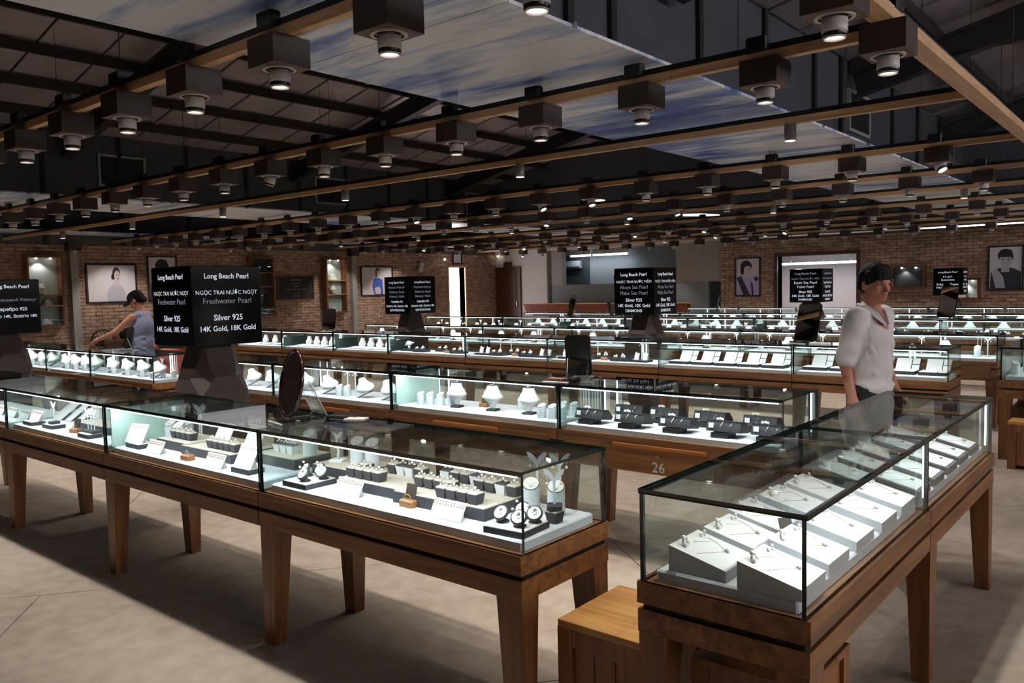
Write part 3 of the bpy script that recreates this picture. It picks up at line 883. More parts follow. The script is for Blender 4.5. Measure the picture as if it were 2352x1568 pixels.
# --- disc pad
tilt = T(0, 0, 0.034, 0, R(48))
disc = MB().merge(MB().lathe([(0.027, -0.006), (0.03, -0.002), (0.03, 0.004), (0.026, 0.006)], 18), tilt)
face = MB().merge(MB().lathe([(0.0245, 0.0061), (0.0245, 0.0075)], 18), tilt)
foot = MB().lathe([(0.024, 0.0), (0.024, 0.004), (0.01, 0.012), (0.008, 0.03)], 12, c=(0, 0.01, 0))
ringp = MB().merge(MB().tube([(0.008 * math.cos(a), 0.008 * math.sin(a), 0.009) for a in np.linspace(0, 6.28, 12, False)], 0.0012, 4, closed=True).ball((0, 0.012, 0.013), 0.0055).ball((-0.022, 0.02, 0.02), 0.006), tilt)
kind('disc_pad', 'ring_pad', 'display pad', [('pad', mk(disc, 'dark_grey_card'), [('pad_face', mk(face, 'white_leather'))]), ('foot', mk(foot, 'dark_grey_card'), []), ('pearl_ring', mk(ringp, 'pearl'), [])])
# --- ring blocks
for nm, bm, tm in (('ring_block_dark', 'dark_grey_card', 'beige_velvet'), ('ring_block_white', 'white_leather', 'dark_grey_card')):
    b = MB().frustum(-0.02, 0.02, -0.02, 0.02, 0, -0.026, 0.026, -0.026, 0.026, 0.04)
    c = MB().bbox(-0.024, 0.024, -0.024, 0.024, 0.04, 0.047, 0.004)
    rg = MB().tube([(0.008 * math.cos(a), 0, 0.049 + 0.008 * math.sin(a)) for a in np.linspace(0, 3.14, 7)], 0.0014, 4).ball((0, 0, 0.061), 0.006).ball((0.012, 0.004, 0.053), 0.0045).ball((-0.012, -0.004, 0.053), 0.0045)
    kind(nm, 'ring_block', 'ring block', [('block', mk(b, bm), []), ('cushion', mk(c, tm), []), ('pearl_ring', mk(rg, 'pearl'), [])])
# --- fringed earring card
def card(w, h, n, base='white_leather'):
    tl = T(0, 0, 0, 0, R(-28))
    p = MB().merge(MB().bbox(-w / 2, w / 2, -0.003, 0.003, 0.0, h, 0.002), tl)
    e = MB().merge(MB().box(-w / 2 + 0.01, w / 2 - 0.01, 0.003, 0.005, 0.004, h * 0.3), tl).add([(-w / 3, 0.012, 0), (w / 3, 0.012, 0), (w / 3, 0.05, 0), (-w / 3, 0.05, 0), (-w / 3, 0.034, 0.06 * h / 0.09), (w / 3, 0.034, 0.06 * h / 0.09)],
                                                                                          [(0, 1, 2, 3), (0, 4, 5, 1), (2, 5, 4, 3), (0, 3, 4), (1, 5, 2)])
    d = MB(); g = MB()
    for i in range(n):
        x = -w / 2 + w * (i + 0.5) / n
        d.ball((x, -0.006, h - 0.008), 0.0035, 6, 4); g.ball((x, -0.006, h - 0.02), 0.003, 6, 4)
        g.tube([(x, -0.005, h - 0.01), (x, -0.005, h - 0.018)], 0.0007, 3)
    return [('card', mk(p, base), []), ('easel', mk(e, base), []), ('earrings', mk(MB().merge(d, tl), 'pearl'), []), ('drops', mk(MB().merge(g, tl), 'rose_stone'), [])]
kind('card', 'earring_card', 'earring card', card(0.165, 0.075, 11))
kind('card_tall', 'earring_card', 'earring card', card(0.15, 0.115, 10))
# --- slant-top cylinder, whale-tail stand
def slant(r, h0, h1):
    return [('cylinder', mk(slant_mesh(r, h0, h1), 'acrylic_white'), [('rim', mk(slant_face(r * 0.985, h0, h1, up=0.001), 'dark_grey_card')), ('slant_face', mk(slant_face(r * 0.9, h0, h1, up=0.003), 'white_leather'))]),
            ('pendant', mk(MB().tube([(-r * 0.4, -r * 0.2, h0 + 0.6 * (h1 - h0) + 0.004), (0, -r * 0.6, h0 + 0.25 * (h1 - h0) + 0.004), (r * 0.4, -r * 0.2, h0 + 0.6 * (h1 - h0) + 0.004)], 0.0012, 4).ball((0, -r * 0.6, h0 + 0.25 * (h1 - h0) + 0.006), 0.005), 'pearl'), [])]
kind('slant', 'slant_cylinder', 'display cylinder', slant(0.034, 0.088, 0.125))
kind('slant_low', 'slant_cylinder', 'display cylinder', slant(0.03, 0.07, 0.095))
kind('tail', 'whale_tail_stand', 'earring stand', [('stand', mk(tail(0.115, 1.3), 'acrylic_white'), []), ('foot', mk(MB().bbox(-0.028, 0.028, -0.028, 0.028, 0, 0.018, 0.003), 'dark_grey_card'), []), ('earrings', mk(drops(0.115, 1.3), 'pearl'), [])])
kind('tail_tall', 'whale_tail_stand', 'earring stand', [('stand', mk(tail(0.185, 1.35), 'acrylic_white'), []), ('foot', mk(MB().bbox(-0.02, 0.02, -0.02, 0.02, 0, 0.006, 0.002), 'acrylic_white'), []), ('earrings', mk(drops(0.185, 1.35), 'pearl'), [])])
curv = MB().tube([(0, 0, 0.012), (0.004, 0, 0.05), (-0.006, 0, 0.09), (0, 0, 0.125)], [0.009, 0.006, 0.005, 0.004], 6).merge(leaf(1.0, 1), T(0, 0, 0.12)).merge(leaf(1.0, -1), T(0, 0, 0.12))
kind('curved_stand', 'curved_earring_stand', 'earring stand', [('stand', mk(curv, 'acrylic_white'), []), ('foot', mk(MB().bbox(-0.035, 0.035, -0.03, 0.03, 0, 0.012, 0.003), 'white_leather'), []), ('earrings', mk(drops(0.12, 1.0, 0.024, 0.0065, 0.026), 'pearl'), [])])
# --- wooden ring box with a dark card
rb = MB().bbox(-0.038, 0.038, -0.022, 0.022, 0, 0.03, 0.006)
rc = MB().merge(MB().box(-0.028, 0.028, -0.002, 0.002, 0, 0.062), T(0, 0.008, 0.027, 0, R(-14)))
rr_ = MB().tube([(0.02 * math.cos(a), -0.006, 0.03 + 0.02 * math.sin(a)) for a in np.linspace(0, 3.14, 9)], 0.0018, 5)
kind('ring_box', 'wooden_ring_box', 'ring box', [('box', mk(rb, 'wood_block'), []), ('lid_card', mk(rc, 'dark_brown_card'), []), ('bangle', mk(rr_, 'gold'), [])])
kind('wood_block', 'wooden_ring_box', 'ring box', [('box', mk(rb, 'wood_block'), []), ('bangle', mk(rr_, 'silver'), [])])
# --- platform and tray
def plat(w, d, h, top='beige_velvet'):
    return [('body', mk(MB().box(-w / 2, w / 2, -d / 2, d / 2, 0, h), 'dark_grey_card'), []), ('top', mk(MB().bbox(-w / 2 + 0.003, w / 2 - 0.003, -d / 2 + 0.003, d / 2 - 0.003, h, h + 0.004, 0.002), top), [])]
kind('plat_a', 'display_platform', 'platform', plat(0.40, 0.26, 0.042))
kind('plat_b', 'display_platform', 'platform', plat(0.50, 0.30, 0.045))
kind('plat_c', 'display_platform', 'platform', plat(0.34, 0.22, 0.05))
kind('tray_a', 'display_tray', 'tray', plat(0.17, 0.17, 0.022, 'white_leather'))
kind('tray_s', 'display_tray', 'tray', plat(0.15, 0.09, 0.024, 'white_leather'))
# --- pendant boards
def board(rim):
    w, d, h0, h1 = 0.19, 0.185, 0.03, 0.075
    side = MB().prism([(-d / 2, 0), (d / 2, 0), (d / 2, h1), (-d / 2, h0)], 0, -w / 2, w / 2)
    sl = math.atan2(h1 - h0, d)
    t = T(0, -d / 2, h0, 0, sl)
    ll = math.hypot(d, h1 - h0)
    b = 0.012 if rim else 0.0
    topb = MB().merge(MB().box(-w / 2 + b, w / 2 - b, b, ll - b, 0.0002, 0.003), t)
    j = MB()
    j.merge(MB().tube([(-0.07, 0.11, 0.004), (-0.02, 0.085, 0.004), (0.03, 0.06, 0.004)], 0.0006, 4).tube([(0.03, 0.06, 0.004), (0.06, 0.1, 0.004), (0.07, 0.14, 0.004)], 0.0006, 4), t)
    pl = MB()
    pl.merge(MB().ball((0.03, 0.055, 0.009), 0.0065).ball((0.036, 0.063, 0.007), 0.0035), t)
    pl.merge(cluster([(-0.05, 0.165, 0.012), (-0.038, 0.158, 0.012), (-0.06, 0.155, 0.01), (-0.048, 0.17, 0.024), (-0.03, 0.168, 0.018)], 0.0075), t)
    pl.merge(cluster([(0.06, 0.15, 0.014), (0.068, 0.158, 0.02), (0.055, 0.16, 0.01)], 0.006), t)
    pl.merge(MB().tube([(0.0, 0.155, 0.004), (0.05, 0.125, 0.004)], 0.0016, 4), t)
    return [('board', mk(side, 'dark_grey_card' if rim else 'white_matte'), [('board_top', mk(topb, 'white_leather'))]), ('chain', mk(j, 'gold'), []), ('pearls', mk(pl, 'pearl'), [])]
kind('board', 'pendant_board', 'pendant board', board(False))
kind('board_rim', 'pendant_board', 'pendant board', board(True))
# --- black gift box leaning on a plinth
gb = MB().prism([(-0.075, 0.0), (0.05, 0.0), (0.075, 0.02), (0.06, 0.05), (-0.055, 0.06), (-0.085, 0.045)], 1, -0.055, 0.055)
gbt = T(0, 0.01, 0.028, 0, R(-8))
kind('gift_box', 'gift_box', 'gift box', [('box', mk(MB().merge(MB().prism([(-0.06, 0.0), (0.06, 0.0), (0.075, 0.02), (0.02, 0.062), (-0.045, 0.062), (-0.045, 0.05)], 0, -0.1, 0.1), gbt), 'black_card'), []),
     ('plinth', mk(MB().box(-0.065, 0.035, -0.06, 0.05, 0, 0.03), 'black_card'), []),
     ('paper_tag', mk(MB().merge(MB().box(-0.085, -0.055, -0.0615, -0.0605, 0.018, 0.046), gbt), 'label_paper'), []),
     ('chain', mk(MB().merge(MB().tube([(-0.01, -0.064, 0.004), (-0.015, -0.062, 0.03), (-0.005, -0.052, 0.052), (0.0, -0.03, 0.066)], 0.0014, 4).tube([(0.035, -0.064, 0.004), (0.04, -0.062, 0.03), (0.05, -0.05, 0.05), (0.05, -0.03, 0.066)], 0.0014, 4), gbt), 'silver'), []),
     ('pearl_set', mk(MB().merge(cluster([(-0.06, 0.0, 0.068), (-0.045, 0.005, 0.07), (-0.03, 0.0, 0.068), (-0.05, 0.02, 0.068)], 0.008), gbt), 'pearl'), [])])
# --- busts
pb = [(0.018, 0.012), (0.02, 0.03), (0.032, 0.052), (0.062, 0.082), (0.083, 0.098), (0.07, 0.115), (0.052, 0.145), (0.042, 0.172), (0.039, 0.18)]
kind('pedestal_bust', 'necklace_bust', 'necklace bust', [('bust', mk(MB().lathe(pb, 24, 1.0, 0.72), 'white_leather'), []), ('foot', mk(MB().bbox(-0.04, 0.04, -0.035, 0.035, 0, 0.014, 0.003), 'black_card'), []),
     ('neck_cap', mk(MB().lathe([(0.038, 0.18), (0.036, 0.186), (0.03, 0.188)], 20, 1, 0.72), 'dark_grey_card'), []),
     ('bangle', mk(MB().tube([(0.02 * math.cos(a), 0.012 * math.sin(a), 0.2 + 0.012 * math.sin(a)) for a in np.linspace(0, 6.28, 14, False)], 0.003, 5, closed=True), 'silver'), []),
     ('pearl_strand', mk(MB().merge(cluster([(0.062 * math.cos(a), 0.045 * math.sin(a) , 0.138 - 0.02 * abs(math.sin(a))) for a in np.linspace(3.3, 6.1, 16)], 0.003)), 'pearl'), [])])
fb_prof = [(0.045, 0.0), (0.095, 0.012), (0.108, 0.026), (0.096, 0.042), (0.07, 0.062), (0.05, 0.082), (0.043, 0.1), (0.036, 0.108)]
fbt = T(0, 0.0, 0.058, 0, R(24))
zig = MB()
for (a, b) in (((-0.055, -0.05, 0.0), (0.06, 0.0, 0.05)), ((0.06, 0.0, 0.05), (-0.04, 0.02, 0.075))):
    a, b = Vector(a), Vector(b)
    zig.add([a + Vector((0, -0.018, 0)), b + Vector((0, -0.018, 0)), b + Vector((0, 0.018, 0)), a + Vector((0, 0.018, 0)),
             a + Vector((0, -0.018, 0.005)), b + Vector((0, -0.018, 0.005)), b + Vector((0, 0.018, 0.005)), a + Vector((0, 0.018, 0.005))],
            [(0, 3, 2, 1), (4, 5, 6, 7), (0, 1, 5, 4), (1, 2, 6, 5), (2, 3, 7, 6), (3, 0, 4, 7)])
kind('folded_bust', 'folded_bust_stand', 'necklace bust', [('bust', mk(MB().merge(MB().lathe(fb_prof, 20, 1.0, 0.62), fbt), 'white_leather'), []), ('folded_foot', mk(zig, 'white_matte'), []),
     ('pearl_strand', mk(MB().merge(cluster([(0.05 * math.cos(a), 0.034 * math.sin(a), 0.066 - 0.012 * abs(math.sin(a))) for a in np.linspace(3.3, 6.1, 12)], 0.003), fbt), 'pearl'), [])])
cb = [(0.105, 0.0), (0.1, 0.015), (0.07, 0.05), (0.048, 0.085), (0.04, 0.108), (0.034, 0.112)]
kind('cone_bust', 'cone_bust', 'necklace bust', [('bust', mk(MB().lathe(cb, 18, 1.0, 0.6), 'white_leather'), []), ('pearl_strand', mk(cluster([(0.062 * math.cos(a), 0.038 * math.sin(a), 0.085 - 0.02 * abs(math.sin(a))) for a in np.linspace(3.3, 6.1, 10)], 0.0045), 'pearl'), [])])
nbt = T(0, 0.075, 0.0, 0, R(-6))
nb_poly = [(-0.06, 0.03), (-0.075, 0.06), (-0.055, 0.09), (-0.032, 0.125), (-0.026, 0.155), (0.026, 0.155), (0.032, 0.125), (0.055, 0.09), (0.075, 0.06), (0.06, 0.03), (0.02, 0.008), (-0.02, 0.008)]
kind('necklace_board', 'necklace_board', 'necklace board', [('bust_board', mk(MB().merge(MB().prism(nb_poly, 1, -0.008, 0.022), nbt), 'white_leather'), []), ('flat_board', mk(MB().merge(MB().bbox(-0.085, 0.085, -0.075, 0.075, 0, 0.012, 0.003), T(0, -0.05, 0.012, 0, R(6))), 'white_leather'), []),
     ('rest', mk(MB().box(-0.07, 0.07, -0.11, 0.1, 0, 0.012), 'dark_grey_card'), []), ('pearl_strand', mk(MB().merge(cluster([(0.04 * math.cos(a), -0.012, 0.11 + 0.045 * math.sin(a)) for a in np.linspace(3.4, 6.0, 14)], 0.004), nbt), 'pearl'), [])])
ot = T(0, 0.085, 0.02, 0, R(-38))
kind('open_tray', 'open_jewel_tray', 'jewel tray', [('tray', mk(MB().box(-0.115, 0.115, -0.13, 0.03, 0, 0.03), 'black_card'), [('tray_pad', mk(MB().bbox(-0.11, 0.035, -0.125, 0.02, 0.03, 0.036, 0.003), 'white_leather')), ('side_pad', mk(MB().bbox(0.043, 0.11, -0.125, 0.02, 0.03, 0.036, 0.003), 'white_leather'))]),
     ('lid', mk(MB().merge(MB().box(-0.105, 0.105, 0.0, 0.025, 0, 0.135), ot), 'black_card'), [('lid_pad', mk(MB().merge(MB().box(-0.1, 0.03, -0.004, 0.0, 0.004, 0.13), ot), 'white_leather')), ('lid_side_pad', mk(MB().merge(MB().box(0.038, 0.1, -0.004, 0.0, 0.004, 0.06).box(0.038, 0.1, -0.004, 0.0, 0.068, 0.13), ot), 'white_leather'))]),
     ('pearl_set', mk(cluster([(0.07, -0.08, 0.042), (0.085, -0.06, 0.042), (0.065, -0.04, 0.042)], 0.006), 'pearl'), [])])
cuffm = MB()
for x in (-0.055, 0.055):
    cuffm.prism([(-0.012, 0.02), (0.012, 0.02), (0.02, 0.06), (0.036, 0.095), (0.02, 0.095), (0.0, 0.065)], 0, x - 0.024, x + 0.024)
kind('cuff_set', 'cuff_stand', 'cuff stand', [('slab', mk(MB().box(-0.115, 0.115, -0.07, 0.07, 0, 0.022), 'black_card'), []), ('cuffs', mk(cuffm, 'white_leather'), []), ('pearls', mk(cluster([(-0.055, -0.0, 0.1), (0.055, 0.0, 0.1)], 0.01), 'pearl'), [])])
kind('ring_tray', 'ring_tray', 'ring tray', [('slab', mk(MB().box(-0.11, 0.11, -0.07, 0.07, 0, 0.024), 'black_card'), []), ('pads', mk(MB().bbox(-0.08, -0.03, -0.05, 0.0, 0.024, 0.042, 0.004).bbox(0.02, 0.07, -0.05, 0.0, 0.024, 0.042, 0.004).bbox(-0.03, 0.03, 0.01, 0.06, 0.024, 0.05, 0.004), 'dark_grey_card'), []),
     ('pearls', mk(cluster([(-0.07, -0.03, 0.055), (-0.05, -0.02, 0.065), (-0.04, -0.035, 0.055), (0.03, -0.03, 0.055), (0.05, -0.02, 0.066), (0.06, -0.03, 0.054), (-0.015, 0.035, 0.06), (0.0, 0.03, 0.074), (0.018, 0.035, 0.06)], 0.013), 'pearl'), [])])
kind('tail_bust', 'hand_display', 'jewel display', [('slab', mk(MB().box(-0.11, 0.11, -0.08, 0.08, 0, 0.03), 'black_card'), []), ('hand_form', mk(MB().tube([(0, 0, 0.03), (0, 0, 0.075)], 0.018, 8).ball((0, 0, 0.105), 0.05, 10, 6, sc=(1.1, 0.7, 0.75)).tube([(-0.03, 0, 0.09), (-0.09, 0, 0.07)], [0.02, 0.008], 6).tube([(0.03, 0, 0.11), (0.1, 0, 0.12)], [0.02, 0.007], 6), 'acrylic_white'), [])])
# --- slanted boards
kind('slant_board', 'slanted_board', 'necklace board', [('board', mk(MB().merge(MB().bbox(-0.1, 0.1, -0.004, 0.004, 0, 0.24, 0.003), T(0, 0, 0, 0, R(-52))), 'white_matte'), []), ('easel', mk(MB().box(-0.09, 0.09, 0.08, 0.15, 0, 0.07), 'white_matte'), [])])

# ------------------------------------------------------------------ filling the front row
G = ZD
n1 = 'in the showcase beside the wooden stool'
put('tray_a', -3.035, 2.20, G, 'square dark tray of round ring pads standing next to the oval mirror', None)
for i, (x, y) in enumerate(((-3.09, 2.22), (-3.03, 2.255), (-3.01, 2.15), (-2.975, 2.225))):
    put('disc_pad', x, y, G + 0.026, 'round tilted ring pad on the tray next to the oval mirror', 'ring pads by the oval mirror', R(-20 + 9 * i))
put('plat_c', -3.02, 2.44, G, 'dark platform carrying the curved earring stand and tall slant cylinders', None)
put('curved_stand', -3.12, 2.43, G + 0.054, 'curved white earring stand with dangling pearls on a dark platform', None, R(25))
for x, y in ((-3.0, 2.45), (-2.905, 2.46)):
    put('slant', x, y, G + 0.054, 'tall slant-top cylinder beside the curved earring stand', 'slant cylinders by the curved stand', R(30))
put('plat_a', -2.68, 2.37, G, 'dark ring platform with beige top behind the single small earring card', None)
for i in range(4):
    put('ring_block_dark', -2.83 + 0.056 * i, 2.29, G + 0.046, 'dark ring block in a row of four on the platform behind the earring card', 'front blocks on the first platform')
put('ring_block_dark', -2.84, 2.37, G + 0.046, 'lone dark ring block behind the row of four', None)
for i in range(4):
    put('ring_block_white' if i in (1, 2) else 'ring_block_dark', -2.73 + 0.057 * i, 2.44, G + 0.046, ('white' if i in (1, 2) else 'dark') + ' ring block in the mixed back row of the first platform', 'mixed back row of ring blocks')
put('card', -2.735, 2.165, G, 'small white earring card leaning before the first ring platform', None)
put('ring_box', -2.385, 2.20, G, 'brown wooden ring box with an upright dark card between two earring cards', None)
put('plat_b', -2.24, 2.36, G, 'large dark ring platform with beige top behind the wooden ring box', None)
for i in range(4):
    put('ring_block_dark', -2.44 + 0.056 * i, 2.33, G + 0.049, 'dark ring block in the row right behind the wooden ring box', 'ring blocks behind the wooden box')
for i in range(4):
    put('ring_block_dark', -2.235 + 0.056 * i, 2.25, G + 0.049, 'dark ring block in the row behind the second earring card', 'ring blocks behind the second card')
for i in range(4):
    put('ring_block_white' if i in (0, 3) else 'ring_block_dark', -2.43 + 0.057 * i, 2.475, G + 0.049, ('white' if i in (0, 3) else 'dark') + ' ring block in the rearmost row of the large platform', 'rearmost ring blocks')
for i in range(4):
    put('ring_block_white' if i == 2 else 'ring_block_dark', -2.19 + 0.057 * i, 2.425, G + 0.049, ('white' if i == 2 else 'dark') + ' ring block in the row nearest the whale-tail stands', 'ring blocks near the whale tails')
put('card', -2.135, 2.15, G, 'small white earring card leaning before the large ring platform', None)
for x, y in ((-1.94, 2.43), (-1.835, 2.45)):
    put('slant', x, y, G, 'slant-top cylinder in front of the whale-tail earring stands', 'slant cylinders by the whale tails', R(35))
put('tail_tall', -1.955, 2.49, G, 'tall whale-tail earring stand behind slant cylinders', 'tall whale-tail stands', R(35))
put('tail_tall', -1.86, 2.51, G, 'tall whale-tail earring stand behind slant cylinders', 'tall whale-tail stands', R(35))
put('tail', -1.775, 2.36, G + 0.05, 'low whale-tail earring stand on a dark ring block', None, R(35))
put('ring_block_dark', -1.775, 2.36, G, 'dark ring block under the low whale-tail stand', None)
put('tray_a', -1.83, 2.205, G, 'square dark tray of round ring pads at the corner near the wooden stool', None, R(4))
for i, (x, y) in enumerate(((-1.88, 2.18), (-1.845, 2.26), (-1.79, 2.17), (-1.775, 2.24))):
    put('disc_pad', x, y, G + 0.026, 'round tilted ring pad on the corner tray near the wooden stool', 'ring pads on the corner tray', R(5 + 8 * i))
# second case
put('tray_s', -4.62, 2.19, G, 'white-topped tray carrying a tall fringed card by the mint screen', None)
put('card_tall', -4.63, 2.16, G + 0.028, 'tall fringed earring card standing by the mint screen', None, R(12))
put('plat_c', -4.36, 2.36, G, 'dark platform with a row of white ring blocks, beside the mint screen', None)
for i in range(4):
    put('ring_block_dark', -4.44 + 0.056 * i, 2.32, G + 0.054, 'ring block on the platform beside the mint screen', 'ring blocks beside the mint screen')
for x, y in ((-4.66, 2.40), (-4.57, 2.46), (-4.53, 2.38)):
    put('slant', x, y, G, 'slant-top cylinder with a whale-tail stand near the mint screen', 'slant cylinders near the mint screen', R(20))
for x, y in ((-4.64, 2.47), (-4.51, 2.50), (-4.45, 2.48)):
    put('tail_tall', x, y, G, 'whale-tail stand rising behind cylinders near the mint screen', 'whale tails near the mint screen', R(20))
put('card', -4.37, 2.14, G, 'low earring card leaning on the platform beside the mint screen', None)
put('wood_block', -4.03, 2.16, G, 'small brown wooden block alone between two low earring cards', None, R(4))
put('plat_b', -3.98, 2.38, G, 'wide dark platform with standing fringed cards in the mint-screen showcase', None)
put('card_tall', -4.08, 2.38, G + 0.049, 'tall fringed card on the wide dark platform, over the wooden block', None)
put('card_tall', -3.87, 2.44, G + 0.049, 'tall fringed card at the back of the wide dark platform', None)
for i in range(5):
    put('ring_block_dark', -4.0 + 0.056 * i, 2.29, G + 0.049, 'ring block on the wide platform among fringed cards', 'ring blocks among fringed cards')
put('card', -3.74, 2.13, G, 'low earring card near the end of the mint-screen showcase', None)
put('plat_c', -3.5, 2.44, G, 'dark platform at the oval-mirror end of the mint-screen showcase', None)
for i in range(3):
    put('ring_block_white', -3.58 + 0.057 * i, 2.42, G + 0.054, 'white ring block at the oval-mirror end of the mint-screen showcase', 'white blocks by the mirror end')
put('slant', -3.37, 2.45, G + 0.054, 'slant-top cylinder on the platform below the oval mirror', None, R(30))
put('tray_s', -3.5, 2.18, G, 'white-topped tray with the widest fringed card below the oval mirror', None)
put('card_tall', -3.5, 2.15, G + 0.028, 'widest fringed earring card, below the oval mirror', None)
# third case
for i, (x, y) in enumerate(((-6.22, 2.36), (-6.10, 2.38), (-5.98, 2.40))):
    put('slant_board', x, y, G, 'white slanted board standing in the overlapping set', 'overlapping slanted boards', R(-8))
put('tray_s', -6.10, 2.17, G, 'black-sided tray under a fringed card by the slanted boards', None)
put('card', -6.10, 2.17, G + 0.028, 'fringed earring card on a black-sided tray by the slanted boards', None)
put('tray_s', -5.82, 2.19, G, 'small black-sided tray with a looped earring stand', None)
put('tail', -5.81, 2.19, G + 0.028, 'small looped earring stand on a black-sided tray', None)
put('plat_b', -5.42, 2.41, G, 'long dark platform crowded with slant cylinders', None)
for i in range(7):
    put('slant_low', -5.62 + 0.068 * i, 2.40 + 0.035 * (i % 2), G + 0.049, 'short slant-top cylinder in the crowd on the long dark platform', 'crowded slant cylinders', R(15))
put('ring_box', -5.48, 2.19, G, 'brown wooden box with small bracelet below the crowded cylinders', None, R(10))
put('tray_s', -5.22, 2.17, G, 'black-sided tray of three earring stands next to the brown box', None)
for x in (-5.265, -5.22, -5.175):
    put('tail', x, 2.18, G + 0.028, 'small earring stand on the black-sided tray next to the brown box', 'three small earring stands')
for i in range(6):
    put('card', -7.6 + 0.24 * i, 2.2, G, 'fringed earring card in the last showcase of the front row', 'cards in the last front showcase')

# ------------------------------------------------------------------ end showcase of pendant boards
wb = [(-1.10, 2.25), (-1.10, 2.48), (-1.13, 2.72), (-1.12, 2.97), (-1.11, 3.20)]
for i, (x, y) in enumerate(wb):
    put('board', x, y, G, 'white wedge pendant board in the file nearest the wooden stool', 'white boards near the stool', R(90))
wb2 = [(-0.875, 2.235), (-0.885, 2.48), (-0.885, 2.74), (-0.88, 3.0), (-0.88, 3.25)]
for i, (x, y) in enumerate(wb2):
    put('board', x, y, G, 'white wedge pendant board in the file along the black-edged side pane', 'white boards along the side pane', R(90))
for i, y in enumerate((3.52, 3.77, 4.02, 4.27, 4.52)):
    put('board_rim', -0.885, y, G, 'black-rimmed pendant board along the black-edged side pane', 'black-rimmed boards along the side pane', R(90))
for i, y in enumerate((3.55, 3.80, 4.05, 4.32, 4.58)):
    put('board_rim', -1.12, y, G, 'black-rimmed pendant board in the file toward the aisle', 'black-rimmed boards toward the aisle', R(90))
put('ring_box', -0.99, 2.60, G, 'brown wooden ring box with grey card between two files of white boards', None, R(70))
put('ring_box', -1.0, 3.93, G, 'brown wooden ring box between two files of black-rimmed boards', None, R(70))

# ------------------------------------------------------------------ drawer-side showcases
for x, y in ((-2.88, 4.24), (-2.58, 4.23), (-2.28, 4.24), (-1.98, 4.25), (-1.72, 4.26)):
    put('gift_box', x, y, G, 'black gift box with white tag in the front file of the number 26 showcase', 'front file of gift boxes')
for x, y in ((-2.75, 4.50), (-2.5, 4.51), (-2.2, 4.52), (-1.88, 4.51)):
    put('gift_box', x, y, G, 'black gift box with white tag in the back file of the number 26 showcase', 'back file of gift boxes')
for x, y in ((-4.11, 4.30), (-3.77, 4.31), (-3.45, 4.32)):
    put('pedestal_bust', x, y, G, 'white pedestal bust with dark foot and silver bangle on its neck', 'three pedestal busts', 0.2)
for i, x in enumerate((-4.46, -4.38, -4.29, -4.2)):
    put('slant_low', x, 4.27 + 0.02 * i, G, 'short slant cylinder between mint screen and first pedestal bust', 'cylinders by the mint screen of the bust showcase')
for x, y in ((-3.28, 4.24), (-3.2, 4.25), (-3.13, 4.26), (-3.22, 4.4), (-3.14, 4.41)):
    put('slant_low', x, y, G, 'short slant cylinder next to the last pedestal bust', 'cylinders by the last pedestal bust')
put('ring_box', -3.95, 4.42, G, 'brown wooden ring box between pedestal busts', None)
put('slant_low', -3.62, 4.45, G, 'lone slant cylinder behind the gap between pedestal busts', None)
for x, y in ((-5.98, 4.36), (-5.58, 4.30), (-5.13, 4.31), (-4.83, 4.31)):
    put('folded_bust', x, y, G, 'white folded bust stand in the showcase behind the oval mirror', 'folded busts behind the oval mirror', R(-10))
for x, y in ((-5.42, 4.26), (-5.32, 4.26), (-4.71, 4.25)):
    put('slant_low', x, y, G, 'short cylinder among folded busts behind the oval mirror', 'cylinders among folded busts')
for x, y in ((-5.43, 4.36), (-5.33, 4.36), (-4.72, 4.36)):
    put('tail_tall', x, y, G, 'whale-tail stand among folded busts behind the oval mirror', 'whale tails among folded busts')
for x in (-6.45, -6.75, -7.1):
    put('folded_bust', x, 4.33, G, 'white folded bust stand in the showcase next to the pedestal sign', 'folded busts by the pedestal sign', R(-10))
put('slant_low', -6.27, 4.28, G, 'short cylinder in the showcase next to the pedestal sign', None)
for k, (a, b) in enumerate(zip(JL[1:-1], JL[2:])):
    lab = ['in the showcase beyond the Russian sign', 'in the showcase under the hand of the person in the cap', 'in the showcase at the row end behind the pedestal sign'][k]
    for i in range(4):
        x = a + 0.2 + (b - a - 0.4) * i / 3
        put('folded_bust', x, 4.22, G, 'white folded bust stand ' + lab, 'folded busts ' + lab, R(-12), 1.1)
    for i in range(3):
        x = a + 0.36 + (b - a - 0.5) * i / 3
        put('slant_low', x, 4.14, G, 'short slant cylinder ' + lab, 'cylinders ' + lab)
        put('tail_tall', x + 0.02, 4.36, G, 'whale-tail stand ' + lab, 'whale tails ' + lab, 0, 0.85)
for i in range(4):
    put('slant_low', -8.32 + 0.05 * i, 4.12 + 0.09 * i, G, 'short slant cylinder standing at the very end of the row behind the sign', 'cylinders at the row end', 0, 0.8)

# ------------------------------------------------------------------ row along the aisle
for k in (1, 2):
    a, b = JD[k], JD[k + 1]
    for i in range(4 + (k == 2)):
        put('necklace_board', a + 0.33 + 0.2 * i, 8.0, G, 'white necklace board with bust ' + ('next to the row end' if k == 1 else 'behind the dark end screen'), 'necklace boards %d' % k)
for i in range(3):
    put('necklace_board', JD[0] + 0.45 + 0.28 * i, 8.0, G, 'white necklace board in the showcase at the open row end', 'necklace boards 0')
put('tail_bust', JD[3] + 0.22, 8.0, G, 'white hand form on a black slab below the Russian sea-pearl sign', None)
for i, (dx, y) in enumerate(((0.55, 7.92), (0.82, 8.1), (1.02, 8.02), (1.24, 7.95))):
    if i == 2:
        put('wood_block', JD[3] + dx, 7.95, G, 'tan wooden block among ring trays below the Russian sea-pearl sign', None)
    else:
        put('ring_tray', JD[3] + dx, y, G, 'black ring tray with white clusters below the Russian sea-pearl sign', 'ring trays below the Russian sign')
